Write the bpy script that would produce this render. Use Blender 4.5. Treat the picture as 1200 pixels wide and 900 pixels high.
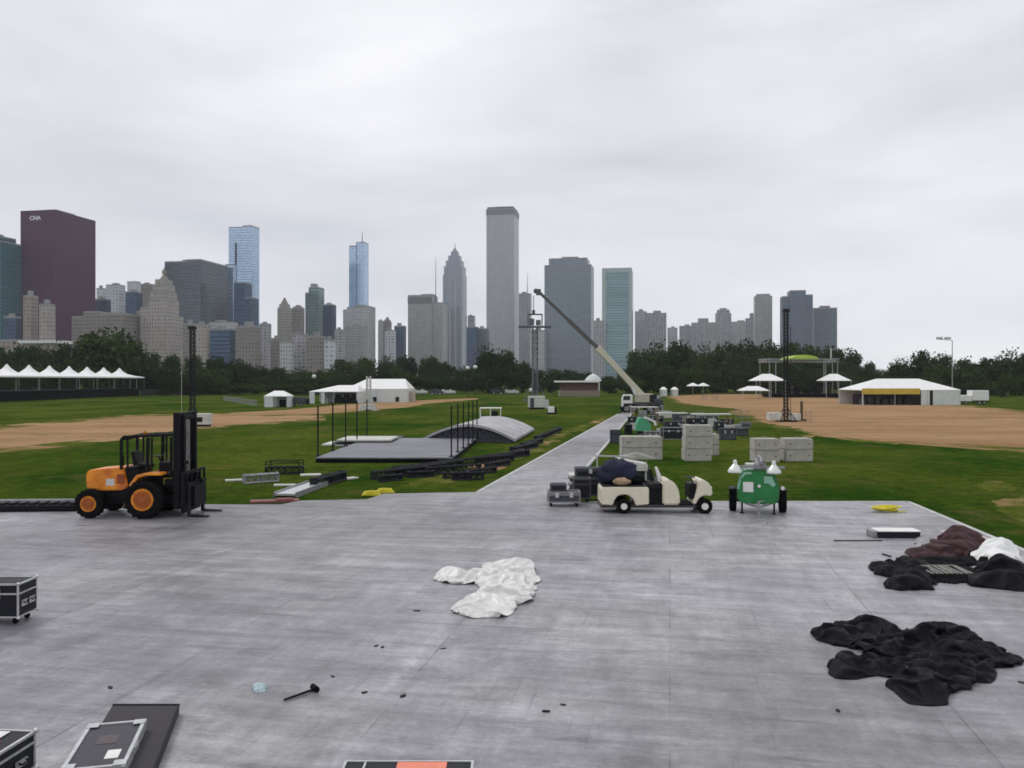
import bpy, bmesh, math, random
from mathutils import Vector, Matrix, noise as mnoise
R = math.radians
PI = math.pi
random.seed(7)
for o in list(bpy.data.objects):
    bpy.data.objects.remove(o)
sc = bpy.context.scene
col = sc.collection

# ---------------------------------------------------------------- camera
CAMH, HZ, F = 4.4, 446.0, 1000.0
cam_d = bpy.data.cameras.new('camera')
cam = bpy.data.objects.new('camera', cam_d)
col.objects.link(cam)
cam.location = (0, 0, CAMH)
cam.rotation_euler = (R(90), 0, 0)
cam_d.sensor_fit = 'HORIZONTAL'
cam_d.sensor_width = 36.0
cam_d.lens = 36.0 * F / 1200.0
cam_d.shift_y = (HZ - 450.0) / 1200.0
cam_d.clip_start = 0.2
cam_d.clip_end = 9000
sc.camera = cam

# ---------------------------------------------------------------- sky, sun, exposure
SUN_EL, SUN_AZ = R(52), R(-62)          # azimuth clockwise from +Y
world = bpy.data.worlds.new('World')
sc.world = world
world.use_nodes = True
nt = world.node_tree
nt.nodes.clear()
wo = nt.nodes.new('ShaderNodeOutputWorld')
bg = nt.nodes.new('ShaderNodeBackground')
bg.inputs['Strength'].default_value = 0.1
sky = nt.nodes.new('ShaderNodeTexSky')
sky.sky_type = 'NISHITA'
sky.sun_disc = False
sky.sun_elevation = SUN_EL
sky.sun_rotation = SUN_AZ
sky.dust_density = 3
tc = nt.nodes.new('ShaderNodeTexCoord')
mp = nt.nodes.new('ShaderNodeMapping')
mp.inputs['Scale'].default_value = (1.0, 1.0, 3.6)
mp.inputs['Rotation'].default_value = (R(4), R(-7), 0)
mp.inputs['Location'].default_value = (2.3, 0.4, 1.1)
n1 = nt.nodes.new('ShaderNodeTexNoise')
n1.inputs['Scale'].default_value = 2.1
n1.inputs['Detail'].default_value = 7
n1.inputs['Roughness'].default_value = 0.48
n1.inputs['Distortion'].default_value = 0.35
cr = nt.nodes.new('ShaderNodeValToRGB')
cr.color_ramp.elements[0].position = 0.29
cr.color_ramp.elements[0].color = (6.6, 6.82, 7.35, 1)
cr.color_ramp.elements[1].position = 0.76
cr.color_ramp.elements[1].color = (10.5, 10.45, 10.8, 1)
mx = nt.nodes.new('ShaderNodeMixRGB')
mx.inputs['Fac'].default_value = 0.955
nt.links.new(tc.outputs['Generated'], mp.inputs['Vector'])
nt.links.new(mp.outputs['Vector'], n1.inputs['Vector'])
nt.links.new(n1.outputs['Fac'], cr.inputs['Fac'])
nt.links.new(sky.outputs['Color'], mx.inputs['Color1'])
# thin bright cloud base low down, a greyer bank above it, brighter again overhead
sz = nt.nodes.new('ShaderNodeSeparateXYZ')
nt.links.new(tc.outputs['Generated'], sz.inputs[0])
ad = nt.nodes.new('ShaderNodeMath'); ad.operation = 'MULTIPLY_ADD'; ad.inputs[1].default_value = 0.16
nt.links.new(n1.outputs['Fac'], ad.inputs[0]); nt.links.new(sz.outputs['Z'], ad.inputs[2])
er = nt.nodes.new('ShaderNodeValToRGB')
er.color_ramp.elements[0].position = 0.08; er.color_ramp.elements[0].color = (1.05, 1.05, 1.04, 1)
er.color_ramp.elements[1].position = 0.48; er.color_ramp.elements[1].color = (1.06, 1.06, 1.05, 1)
for ps, vv in ((0.20, 1.04), (0.29, 0.94), (0.36, 0.97)):
    e_n = er.color_ramp.elements.new(ps); e_n.color = (vv, vv, vv * 1.005, 1)
nt.links.new(ad.outputs[0], er.inputs['Fac'])
cm = nt.nodes.new('ShaderNodeMixRGB'); cm.blend_type = 'MULTIPLY'; cm.inputs['Fac'].default_value = 1
nt.links.new(cr.outputs['Color'], cm.inputs['Color1']); nt.links.new(er.outputs['Color'], cm.inputs['Color2'])
nt.links.new(cm.outputs['Color'], mx.inputs['Color2'])
nt.links.new(mx.outputs['Color'], bg.inputs['Color'])
nt.links.new(bg.outputs['Background'], wo.inputs['Surface'])

sun_d = bpy.data.lights.new('sun', 'SUN')
sun_d.energy = 0.9
sun_d.angle = R(14)
sun_d.color = (1.0, 0.97, 0.93)
sun = bpy.data.objects.new('sun', sun_d)
col.objects.link(sun)
sd = Vector((math.sin(SUN_AZ) * math.cos(SUN_EL), math.cos(SUN_AZ) * math.cos(SUN_EL), math.sin(SUN_EL)))
sun.rotation_euler = (-sd).to_track_quat('-Z', 'Y').to_euler()

vs = sc.view_settings
vs.view_transform = 'Standard'
vs.look = 'None'
vs.gamma = 1
vs.exposure = 0.0
vs.use_curve_mapping = False
sc.cycles.use_denoising = True
sc.cycles.filter_width = 1.7
sc.cycles.max_bounces = 6
sc.cycles.volume_bounces = 1
sc.cycles.transparent_max_bounces = 8

# ---------------------------------------------------------------- helpers
def G(px, py, z=0.0):
    d = (CAMH - z) * F / (py - HZ)
    return Vector(((px - 600.0) / F * d, d, z))

def at(px, py, d):
    return Vector(((px - 600.0) / F * d, d, CAMH + (HZ - py) / F * d))

def nodes_of(name):
    m = bpy.data.materials.new(name)
    m.use_nodes = True
    n = m.node_tree
    b = n.nodes['Principled BSDF']
    return m, n, b

_m = {}
def mt(name, c, rough=0.6, metal=0.0, var=0.18, scale=4.0, bump=0.0, dirt=None, stretch=(1, 1, 1), spec=0.5, coat=0.0):
    if name in _m:
        return _m[name]
    m, n, b = nodes_of(name)
    t = n.nodes.new('ShaderNodeTexCoord')
    mpp = n.nodes.new('ShaderNodeMapping')
    mpp.inputs['Scale'].default_value = stretch
    nz = n.nodes.new('ShaderNodeTexNoise')
    nz.inputs['Scale'].default_value = scale
    nz.inputs['Detail'].default_value = 6
    nz.inputs['Roughness'].default_value = 0.6
    r = n.nodes.new('ShaderNodeValToRGB')
    r.color_ramp.elements[0].position = 0.32
    r.color_ramp.elements[1].position = 0.68
    lo = dirt if dirt else tuple(x * (1 - var) for x in c)
    r.color_ramp.elements[0].color = (*lo, 1)
    r.color_ramp.elements[1].color = (*tuple(min(1, x * (1 + var * .6)) for x in c), 1)
    n.links.new(t.outputs['Object'], mpp.inputs['Vector'])
    n.links.new(mpp.outputs['Vector'], nz.inputs['Vector'])
    n.links.new(nz.outputs['Fac'], r.inputs['Fac'])
    n2 = n.nodes.new('ShaderNodeTexNoise'); n2.inputs['Scale'].default_value = scale * 5.3; n2.inputs['Detail'].default_value = 9; n2.inputs['Roughness'].default_value = .75
    r2 = n.nodes.new('ShaderNodeValToRGB')
    r2.color_ramp.elements[0].position = .30; r2.color_ramp.elements[0].color = (1 - var * 1.1,) * 3 + (1,)
    r2.color_ramp.elements[1].position = .62; r2.color_ramp.elements[1].color = (1 + var * .35,) * 3 + (1,)
    mm = n.nodes.new('ShaderNodeMixRGB'); mm.blend_type = 'MULTIPLY'; mm.inputs['Fac'].default_value = 1
    n.links.new(mpp.outputs['Vector'], n2.inputs['Vector']); n.links.new(n2.outputs['Fac'], r2.inputs['Fac'])
    n.links.new(r.outputs['Color'], mm.inputs['Color1']); n.links.new(r2.outputs['Color'], mm.inputs['Color2'])
    n.links.new(mm.outputs['Color'], b.inputs['Base Color'])
    mr = n.nodes.new('ShaderNodeMapRange')
    mr.inputs['To Min'].default_value = max(0.03, rough - 0.12)
    mr.inputs['To Max'].default_value = min(1, rough + 0.12)
    n.links.new(nz.outputs['Fac'], mr.inputs['Value'])
    n.links.new(mr.outputs['Result'], b.inputs['Roughness'])
    b.inputs['Metallic'].default_value = metal
    b.inputs['Specular IOR Level'].default_value = spec
    b.inputs['Coat Weight'].default_value = coat
    if bump:
        nb = n.nodes.new('ShaderNodeTexNoise')
        nb.inputs['Scale'].default_value = scale * 6
        nb.inputs['Detail'].default_value = 4
        bp = n.nodes.new('ShaderNodeBump')
        bp.inputs['Strength'].default_value = bump
        bp.inputs['Distance'].default_value = 0.02
        n.links.new(mpp.outputs['Vector'], nb.inputs['Vector'])
        n.links.new(nb.outputs['Fac'], bp.inputs['Height'])
        n.links.new(bp.outputs['Normal'], b.inputs['Normal'])
    _m[name] = m
    return m

class MB:
    def __init__(s):
        s.v, s.f, s.uv = [], [], {}
    def add(s, vs_, fs, uvs=None):
        o = len(s.v)
        s.v += [tuple(x) for x in vs_]
        for k, f in enumerate(fs):
            if uvs and uvs[k]:
                s.uv[len(s.f)] = uvs[k]
            s.f.append(tuple(i + o for i in f))
        return s
    def box(s, x0, x1, y0, y1, z0, z1):
        return s.add([(x0, y0, z0), (x1, y0, z0), (x1, y1, z0), (x0, y1, z0), (x0, y0, z1), (x1, y0, z1), (x1, y1, z1), (x0, y1, z1)],
                     [(0, 3, 2, 1), (4, 5, 6, 7), (0, 1, 5, 4), (1, 2, 6, 5), (2, 3, 7, 6), (3, 0, 4, 7)])
    def hexa(s, b4, t4):
        return s.add(list(b4) + list(t4), [(0, 3, 2, 1), (4, 5, 6, 7), (0, 1, 5, 4), (1, 2, 6, 5), (2, 3, 7, 6), (3, 0, 4, 7)])
    def bar(s, p, q, w=0.05, h=None, up=(0, 0, 1)):
        h = w if h is None else h
        p, q = Vector(p), Vector(q)
        d = (q - p).normalized()
        u = Vector(up)
        if abs(d.dot(u)) > 0.98:
            u = Vector((0, 1, 0))
        a = d.cross(u).normalized() * w / 2
        b = a.cross(d).normalized() * h / 2
        return s.hexa([p - a - b, p + a - b, p + a + b, p - a + b], [q - a - b, q + a - b, q + a + b, q - a + b])
    def tube(s, p, q, r, r2=None, n=8):
        r2 = r if r2 is None else r2
        p, q = Vector(p), Vector(q)
        d = (q - p).normalized()
        u = Vector((0, 0, 1)) if abs(d.z) < 0.95 else Vector((1, 0, 0))
        a = d.cross(u).normalized()
        b = d.cross(a).normalized()
        vv = []
        for c, rr in ((p, r), (q, r2)):
            for i in range(n):
                t = 2 * PI * i / n
                vv.append(c + (a * math.cos(t) + b * math.sin(t)) * rr)
        fs = [(i, i + n, (i + 1) % n + n, (i + 1) % n) for i in range(n)]
        fs += [tuple(range(n)), tuple(range(2 * n - 1, n - 1, -1))]
        return s.add(vv, fs)
    def path(s, pts, r, n=6):
        for a, b in zip(pts[:-1], pts[1:]):
            s.tube(a, b, r, n=n)
        return s
    def lathe(s, prof, c=(0, 0, 0), axis='z', n=24):
        c = Vector(c)
        vv, fs = [], []
        for r, h in prof:
            for i in range(n):
                t = 2 * PI * i / n
                x, y = r * math.cos(t), r * math.sin(t)
                vv.append(c + Vector({'z': (x, y, h), 'y': (x, h, -y), 'x': (h, x, y)}[axis]))
        for k in range(len(prof) - 1):
            for i in range(n):
                j = (i + 1) % n
                fs.append((k * n + i, k * n + j, (k + 1) * n + j, (k + 1) * n + i))
        fs.append(tuple(range(n - 1, -1, -1)))
        fs.append(tuple((len(prof) - 1) * n + i for i in range(n)))
        return s.add(vv, fs)
    def prism(s, poly, z0, z1):
        n = len(poly)
        vv = [(p[0], p[1], z0) for p in poly] + [(p[0], p[1], z1) for p in poly]
        fs = [tuple(range(n - 1, -1, -1)), tuple(range(n, 2 * n))] + [(i, (i + 1) % n, (i + 1) % n + n, i + n) for i in range(n)]
        return s.add(vv, fs)
    def extr(s, prof, y0, y1):           # x-z outline pushed along y
        n = len(prof)
        vv = [(p[0], y0, p[1]) for p in prof] + [(p[0], y1, p[1]) for p in prof]
        fs = [tuple(range(n)), tuple(range(2 * n - 1, n - 1, -1))] + [((i + 1) % n, i, i + n, (i + 1) % n + n) for i in range(n)]
        return s.add(vv, fs)
    def wall(s, poly, z0, z1):           # with running-metre UVs
        n = len(poly)
        L = 0.0
        for i in range(n):
            a, b = poly[i], poly[(i + 1) % n]
            d = math.hypot(b[0] - a[0], b[1] - a[1])
            s.add([(a[0], a[1], z0), (b[0], b[1], z0), (b[0], b[1], z1), (a[0], a[1], z1)], [(0, 1, 2, 3)],
                  [[(L, z0), (L + d, z0), (L + d, z1), (L, z1)]])
            L += math.ceil(d / 3) * 3
        s.add([(p[0], p[1], z1) for p in poly], [tuple(range(n))], [[(0, -5)] * n])
        return s
    def build(s, name, mat, parent=None, bevel=0.0, smooth=False, seg=1, loc=None):
        me = bpy.data.meshes.new(name)
        me.from_pydata(s.v, [], s.f)
        me.update()
        if s.uv:
            ul = me.uv_layers.new(name='UVMap')
            for i, p in enumerate(me.polygons):
                u = s.uv.get(i)
                if u:
                    for k, li in enumerate(p.loop_indices):
                        ul.data[li].uv = u[k]
        bm = bmesh.new()
        bm.from_mesh(me)
        if not s.uv:
            bmesh.ops.recalc_face_normals(bm, faces=bm.faces)
        if bevel:
            bmesh.ops.bevel(bm, geom=list(bm.edges), offset=bevel, segments=seg, affect='EDGES', clamp_overlap=True)
        bm.to_mesh(me)
        bm.free()
        if smooth:
            for p in me.polygons:
                p.use_smooth = True
        me.materials.append(mat)
        o = bpy.data.objects.new(name, me)
        col.objects.link(o)
        if parent:
            o.parent = parent
        if loc is not None:
            o.location = loc
        return o

def tag(o, label=None, cat=None, group=None, kind=None):
    if label: o['label'] = label
    if cat: o['category'] = cat
    if group: o['group'] = group
    if kind: o['kind'] = kind
    return o

def thing(name, label, cat, loc=(0, 0, 0), rz=0.0, group=None):
    o = bpy.data.objects.new(name, None)
    o.empty_display_size = 0.2
    col.objects.link(o)
    o.location = loc
    o.rotation_euler = (0, 0, rz)
    return tag(o, label, cat, group)

def copy_tree(o, parent=None):
    c = o.copy()
    col.objects.link(c)
    c.parent = parent
    for ch in list(o.children):
        copy_tree(ch, c)
    return c

ORD = ['first', 'second', 'third', 'fourth', 'fifth', 'sixth', 'seventh', 'eighth', 'ninth', 'tenth', 'eleventh', 'twelfth',
       'thirteenth', 'fourteenth', 'fifteenth', 'sixteenth', 'seventeenth', 'eighteenth', 'nineteenth', 'twentieth',
       'twenty-first', 'twenty-second', 'twenty-third', 'twenty-fourth', 'twenty-fifth', 'twenty-sixth', 'twenty-seventh', 'twenty-eighth']

AG = math.atan(0.185)                      # heading of the street grid and of the deck
gn = Vector((math.sin(AG), math.cos(AG)))
ge = Vector((math.cos(AG), -math.sin(AG)))

# ---------------------------------------------------------------- ground
def ground_mat():
    m, n, b = nodes_of('park_grass')
    t = n.nodes.new('ShaderNodeTexCoord')
    def nz(scale, det, st=(1, 1, 1), rg=0.6):
        q = n.nodes.new('ShaderNodeMapping'); q.inputs['Scale'].default_value = st
        x = n.nodes.new('ShaderNodeTexNoise'); x.inputs['Scale'].default_value = scale; x.inputs['Detail'].default_value = det
        x.inputs['Roughness'].default_value = rg
        n.links.new(t.outputs['Object'], q.inputs['Vector']); n.links.new(q.outputs['Vector'], x.inputs['Vector'])
        return x
    def ramp(src, p0, c0, p1, c1):
        r = n.nodes.new('ShaderNodeValToRGB')
        r.color_ramp.elements[0].position = p0; r.color_ramp.elements[0].color = (*c0, 1)
        r.color_ramp.elements[1].position = p1; r.color_ramp.elements[1].color = (*c1, 1)
        n.links.new(src.outputs['Fac'], r.inputs['Fac'])
        return r
    A = ramp(nz(0.09, 6, (1, .6, 1)), 0.38, (0.022, 0.060, 0.007), 0.62, (0.082, 0.108, 0.017))
    B = ramp(nz(1.3, 9, (1, 1.0, 1), .8), 0.33, (0.40, 0.43, 0.42), 0.68, (1.5, 1.42, 1.3))
    mul = n.nodes.new('ShaderNodeMixRGB'); mul.blend_type = 'MULTIPLY'; mul.inputs['Fac'].default_value = 1
    n.links.new(A.outputs['Color'], mul.inputs['Color1']); n.links.new(B.outputs['Color'], mul.inputs['Color2'])
    C = ramp(nz(0.21, 10, (1, .8, 1), .78), 0.53, (0, 0, 0), 0.66, (1, 1, 1))
    mx2 = n.nodes.new('ShaderNodeMixRGB'); mx2.inputs['Color2'].default_value = (0.135, 0.105, 0.042, 1)
    sc_ = n.nodes.new('ShaderNodeMath'); sc_.operation = 'MULTIPLY'; sc_.inputs[1].default_value = 0.7
    n.links.new(C.outputs['Color'], sc_.inputs[0]); n.links.new(sc_.outputs[0], mx2.inputs['Fac'])
    n.links.new(mul.outputs['Color'], mx2.inputs['Color1'])
    n.links.new(mx2.outputs['Color'], b.inputs['Base Color'])
    b.inputs['Roughness'].default_value = 0.95
    b.inputs['Specular IOR Level'].default_value = 0.0
    bb = nz(7, 5, (1, 1, 1), .8)
    bp = n.nodes.new('ShaderNodeBump'); bp.inputs['Strength'].default_value = 0.7; bp.inputs['Distance'].default_value = 0.08
    n.links.new(bb.outputs['Fac'], bp.inputs['Height']); n.links.new(bp.outputs['Normal'], b.inputs['Normal'])
    return m
g = MB()
g.add([(-3300, -250, 0), (3300, -250, 0), (3300, 3300, 0), (-3300, 3300, 0)], [(0, 1, 2, 3)])
tag(g.build('grass_field', ground_mat()), 'flat green park lawn with worn yellowish patches', kind='structure')

def rough_poly(pix, z, amp=0.5, step=0.6, scale=0.35, seed=0.0):
    pts = [G(*p) for p in pix]
    out = []
    for a, b in zip(pts, pts[1:] + pts[:1]):
        L = (b - a).length
        k = max(1, int(L / step))
        for i in range(k):
            p = a.lerp(b, i / k)
            nn = mnoise.noise_vector(Vector((p.x * scale + seed, p.y * scale, seed))) + mnoise.noise_vector(Vector((p.x * scale * 4, p.y * scale * 4, seed + 5))) * .6
            out.append((p.x + nn.x * amp * 2, p.y + nn.y * amp * 3.5))
    return out

def sheet(name, pix, z, mat, label, amp=0.5, step=0.6, scale=0.35, seed=0.0):
    poly = rough_poly(pix, z, amp, step, scale, seed)
    me = bpy.data.meshes.new(name)
    bm = bmesh.new()
    from mathutils.geometry import delaunay_2d_cdt as cdt
    k = len(poly)
    vv, ee, ff, *_ = cdt([Vector(q) for q in poly], [(i, (i + 1) % k) for i in range(k)], [], 1, 1e-5)
    # keep the triangles whose centre lies inside the outline (it may cross itself where it is ragged)
    bvs = [bm.verts.new((q.x, q.y, z)) for q in vv]
    for f in ff:
        cx_ = sum(vv[i].x for i in f) / len(f); cy_ = sum(vv[i].y for i in f) / len(f)
        wn = 0
        for (ax, ay), (bx, by) in zip(poly, poly[1:] + poly[:1]):
            if (ay > cy_) != (by > cy_) and cx_ < (bx - ax) * (cy_ - ay) / (by - ay) + ax: wn += 1
        if wn % 2: bm.faces.new([bvs[i] for i in f])
    bmesh.ops.recalc_face_normals(bm, faces=bm.faces)
    if sum(ff.normal.z for ff in bm.faces) < 0:
        bmesh.ops.reverse_faces(bm, faces=bm.faces)
    bm.to_mesh(me); bm.free()
    me.materials.append(mat)
    o = bpy.data.objects.new(name, me)
    col.objects.link(o)
    return tag(o, label, kind='structure')

def dirt_mat(name, amount):
    m, n, b = nodes_of(name)
    t = n.nodes.new('ShaderNodeTexCoord')
    def nr(scale, det, st, rg, p0, c0, p1, c1):
        q = n.nodes.new('ShaderNodeMapping'); q.inputs['Scale'].default_value = st
        x = n.nodes.new('ShaderNodeTexNoise'); x.inputs['Scale'].default_value = scale; x.inputs['Detail'].default_value = det; x.inputs['Roughness'].default_value = rg
        n.links.new(t.outputs['Object'], q.inputs['Vector']); n.links.new(q.outputs['Vector'], x.inputs['Vector'])
        r = n.nodes.new('ShaderNodeValToRGB')
        r.color_ramp.elements[0].position = p0; r.color_ramp.elements[0].color = (*c0, 1)
        r.color_ramp.elements[1].position = p1; r.color_ramp.elements[1].color = (*c1, 1)
        n.links.new(x.outputs['Fac'], r.inputs['Fac'])
        return r
    A = nr(.10, 8, (.5, 1.3, 1), .65, .34, (0.27, 0.165, 0.085), .66, (0.40, 0.265, 0.155))
    B = nr(1.1, 9, (.7, 1.4, 1), .75, .32, (.72, .72, .72), .7, (1.22, 1.2, 1.18))
    K = nr(.16, 9, (.6, 1.2, 1), .75, amount, (0, 0, 0), amount + .07, (1, 1, 1))
    Gc = nr(.5, 6, (1, 1, 1), .7, .35, (0.045, 0.075, 0.010), .65, (0.13, 0.13, 0.03))
    mu = n.nodes.new('ShaderNodeMixRGB'); mu.blend_type = 'MULTIPLY'; mu.inputs['Fac'].default_value = 1
    n.links.new(A.outputs['Color'], mu.inputs['Color1']); n.links.new(B.outputs['Color'], mu.inputs['Color2'])
    mi = n.nodes.new('ShaderNodeMixRGB')
    n.links.new(K.outputs['Color'], mi.inputs['Fac']); n.links.new(mu.outputs['Color'], mi.inputs['Color1']); n.links.new(Gc.outputs['Color'], mi.inputs['Color2'])
    n.links.new(mi.outputs['Color'], b.inputs['Base Color'])
    b.inputs['Roughness'].default_value = .95; b.inputs['Specular IOR Level'].default_value = 0
    return m
dirt = dirt_mat('infield_dirt', .60)
worn_m = dirt_mat('worn_turf', .46)
patch = mt('grass_over_dirt', (0.075, 0.088, 0.018), .95, 0, .35, .35, .4, dirt=(0.04, 0.066, 0.012), spec=0)
sheet('dirt_infield', [(-320, 500), (0, 503.5), (60, 497), (150, 489), (250, 487), (330, 487.5), (372, 487), (368, 490.5), (300, 496), (230, 501), (130, 513), (0, 525), (-320, 560)], .006, dirt,
      'long strip of tan baseball infield dirt at left', .35)
sheet('worn_turf', [(-320, 497), (0, 500), (60, 494), (150, 486), (250, 484.5), (335, 485.5), (385, 485), (380, 492), (300, 498), (230, 503), (130, 516), (0, 529), (-320, 568)], .0035, worn_m, 'thin worn turf fringe around the left dirt strip', .9, .8)
sheet('worn_turf', [(782, 463.8), (830, 461.8), (880, 461.5), (940, 463), (1000, 467.5), (1040, 472.5), (1120, 474), (1200, 481), (1500, 497), (1500, 556), (1200, 529.5), (1100, 523), (1010, 519), (935, 508), (892, 496), (858, 485), (795, 474)], .0035, worn_m, 'thin worn turf fringe around the right dirt infield', 1.0, .8)
sheet('worn_turf', [(1160, 590), (1200, 582), (1270, 596), (1260, 612), (1215, 618), (1180, 604)], .0035, dirt_mat('thin_turf', .40), 'bare worn patch of turf beside the right deck rim', .25, .3)
sheet('worn_turf', [(1135, 567), (1180, 563), (1186, 571), (1150, 574)], .0035, dirt_mat('thin_turf', .40), 'small worn patch of turf on the right lawn', .3, .3)
sheet('worn_turf', [(470, 568), (560, 560), (700, 496), (712, 491), (706, 490), (640, 512), (560, 545)], .0035, dirt_mat('worn_verge', .43), 'trampled turf verge left of the roadway', .5, .5)
sheet('dirt_path', [(268, 484), (340, 480), (400, 474.5), (470, 470), (560, 466.5), (560, 468), (500, 473), (480, 477), (440, 480.5), (385, 484.5), (330, 486), (268, 486.5)], .008, dirt,
      'thin tan dirt track in front of the white tents', .2)
sheet('dirt_diamond', [(786, 464.5), (830, 462.5), (880, 462), (940, 464), (1000, 469), (1040, 474), (1120, 475.5), (1200, 484), (1500, 500), (1500, 550), (1200, 525), (1100, 519), (1010, 515), (940, 504), (900, 493), (866, 483), (800, 472)], .006, dirt,
      'wide tan dirt infield across the right of the park', .5)
sheet('grass_patch', [(770, 471), (800, 473), (840, 477), (868, 480), (850, 483), (790, 484), (765, 480)], .012, patch, 'green tongue of lawn growing into the right infield', .4)

# ---- deck of grey floor sheets
DECKLOC = (7.7, 2.1, 3)
def deck_mat():
    m, n, b = nodes_of('floor_sheets')
    t = n.nodes.new('ShaderNodeTexCoord')
    rot = n.nodes.new('ShaderNodeMapping'); rot.inputs['Rotation'].default_value = (0, 0, AG)
    n.links.new(t.outputs['Object'], rot.inputs['Vector'])
    def nz(scale, det, st, rg=.6, loc_=(0, 0, 0)):
        q = n.nodes.new('ShaderNodeMapping'); q.inputs['Scale'].default_value = st; q.inputs['Location'].default_value = loc_
        x = n.nodes.new('ShaderNodeTexNoise'); x.inputs['Scale'].default_value = scale; x.inputs['Detail'].default_value = det
        x.inputs['Roughness'].default_value = rg
        n.links.new(rot.outputs['Vector'], q.inputs['Vector']); n.links.new(q.outputs['Vector'], x.inputs['Vector'])
        return x
    def ramp(src, p0, c0, p1, c1, out='Fac'):
        r = n.nodes.new('ShaderNodeValToRGB')
        r.color_ramp.elements[0].position = p0; r.color_ramp.elements[0].color = (*c0, 1)
        r.color_ramp.elements[1].position = p1; r.color_ramp.elements[1].color = (*c1, 1)
        n.links.new(src.outputs[out], r.inputs['Fac'])
        return r
    def mul(a, bb, fac=1.0):
        x = n.nodes.new('ShaderNodeMixRGB'); x.blend_type = 'MULTIPLY'; x.inputs['Fac'].default_value = fac
        n.links.new(a.outputs['Color'], x.inputs['Color1']); n.links.new(bb.outputs['Color'], x.inputs['Color2'])
        return x
    base = ramp(nz(.045, 8, (1, .8, 1), .6, DECKLOC), .40, (0.160, 0.155, 0.168), .60, (0.365, 0.355, 0.375))
    iso = ramp(nz(.9, 11, (1, 1, 1), .72), .34, (.70, .70, .70), .66, (1.22, 1.22, 1.22))
    st = ramp(nz(1.1, 8, (.3, 2.6, 1), .7), .36, (.72, .72, .73), .66, (1.12, 1.12, 1.12))
    st2 = ramp(nz(1.3, 9, (2.6, .35, 1), .72), .36, (.86, .86, .86), .70, (1.13, 1.13, 1.12))
    fine = ramp(nz(9, 10, (1, 1.5, 1), .9), .34, (.72, .72, .72), .66, (1.25, 1.25, 1.25))
    scuf = ramp(nz(1.0, 5, (7.5, .22, 1), .6, (3, 1, 0)), .64, (1, 1, 1), .74, (.68, .68, .69))
    scuf2 = ramp(nz(1.0, 6, (.5, 9, 1), .7, (9, 4, 0)), .63, (1, 1, 1), .76, (.66, .66, .67))
    dark = ramp(nz(.7, 10, (.45, 2.2, 1), .76), .56, (1, 1, 1), .68, (.56, .56, .575))
    worn = ramp(nz(.33, 10, (1.2, .6, 1), .78), .52, (1, 1, 1), .68, (1.42, 1.42, 1.40))
    warm = ramp(nz(.12, 4, (1, 1, 1), .5), .4, (1.0, 1.0, 1.035), .6, (1.0, .995, .955))
    def brick(w, h, mort, off):
        x = n.nodes.new('ShaderNodeTexBrick')
        x.inputs['Scale'].default_value = 1; x.offset = off
        x.inputs['Brick Width'].default_value = w; x.inputs['Row Height'].default_value = h
        x.inputs['Mortar Size'].default_value = mort; x.inputs['Mortar Smooth'].default_value = .3
        x.inputs['Color1'].default_value = (.84, .84, .85, 1); x.inputs['Color2'].default_value = (1.13, 1.13, 1.12, 1)
        x.inputs['Mortar'].default_value = (.42, .42, .44, 1)
        n.links.new(rot.outputs['Vector'], x.inputs['Vector'])
        return x
    b1 = brick(2.44, 1.22, .008, 0.5)
    b2 = brick(3.66, 7.32, .014, 0.0)
    # sheet joints only show where they have opened
    msk = ramp(nz(.4, 5, (1, .5, 1)), .49, (0, 0, 0), .58, (1, 1, 1))
    jm = n.nodes.new('ShaderNodeMixRGB'); jm.blend_type = 'MULTIPLY'
    c = mul(base, iso)
    for q_ in (st, st2, fine, dark, worn, warm, scuf, scuf2): c = mul(c, q_)
    c = mul(c, b1, .30)
    n.links.new(msk.outputs['Color'], jm.inputs['Fac']); n.links.new(c.outputs['Color'], jm.inputs['Color1']); n.links.new(b2.outputs['Color'], jm.inputs['Color2'])
    n.links.new(jm.outputs['Color'], b.inputs['Base Color'])
    rg = n.nodes.new('ShaderNodeMapRange'); rg.inputs['To Min'].default_value = .18; rg.inputs['To Max'].default_value = .72
    rs = nz(.9, 6, (.4, 2.4, 1), .65)
    n.links.new(rs.outputs['Fac'], rg.inputs['Value']); n.links.new(rg.outputs['Result'], b.inputs['Roughness'])
    b.inputs['Specular IOR Level'].default_value = .5
    bp = n.nodes.new('ShaderNodeBump'); bp.inputs['Strength'].default_value = .35; bp.inputs['Distance'].default_value = .01
    n.links.new(st2.outputs['Color'], bp.inputs['Height']); n.links.new(bp.outputs['Normal'], b.inputs['Normal'])
    return m
DM = deck_mat()
DZ = 0.09
def Gd(px, py):
    return G(px, py, DZ)
deck_pix = [(-260, 589), (88, 591), (330, 591), (352, 586.5), (430, 585), (450, 578.5), (560, 576.5), (724.5, 485), (744, 482),
            (740, 485), (716, 514), (676, 560), (650, 588), (920, 588), (1064, 588), (1200, 645)]
pts = [Gd(*p) for p in deck_pix]
e_ = (pts[-1] - pts[-2]).normalized()
pts.append(pts[-1] + e_ * 16)
pts.append(Vector((pts[-1].x, -6, DZ)))
pts.append(Vector((-24, -6, DZ)))
deck = MB().prism([(p.x, p.y) for p in reversed(pts)], 0.003, DZ)
tag(deck.build('floor_deck', DM), 'grey streaked floor deck running back into a narrow roadway', kind='structure')
# pale aluminium edging along the deck rim
edge = MB()
for a, b in ((6, 7), (8, 9), (9, 10), (10, 11), (11, 12), (14, 15), (15, 16), (12, 13), (13, 14)):
    edge.bar((pts[a].x, pts[a].y, DZ / 2), (pts[b].x, pts[b].y, DZ / 2), .16, DZ + .03)
edge.build('deck_edging', mt('edge_strip', (.52, .52, .50), .5, .1, .25, 2))
tag(bpy.data.objects['deck_edging'], 'pale edging strip around the floor deck and roadway', kind='structure')
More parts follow.
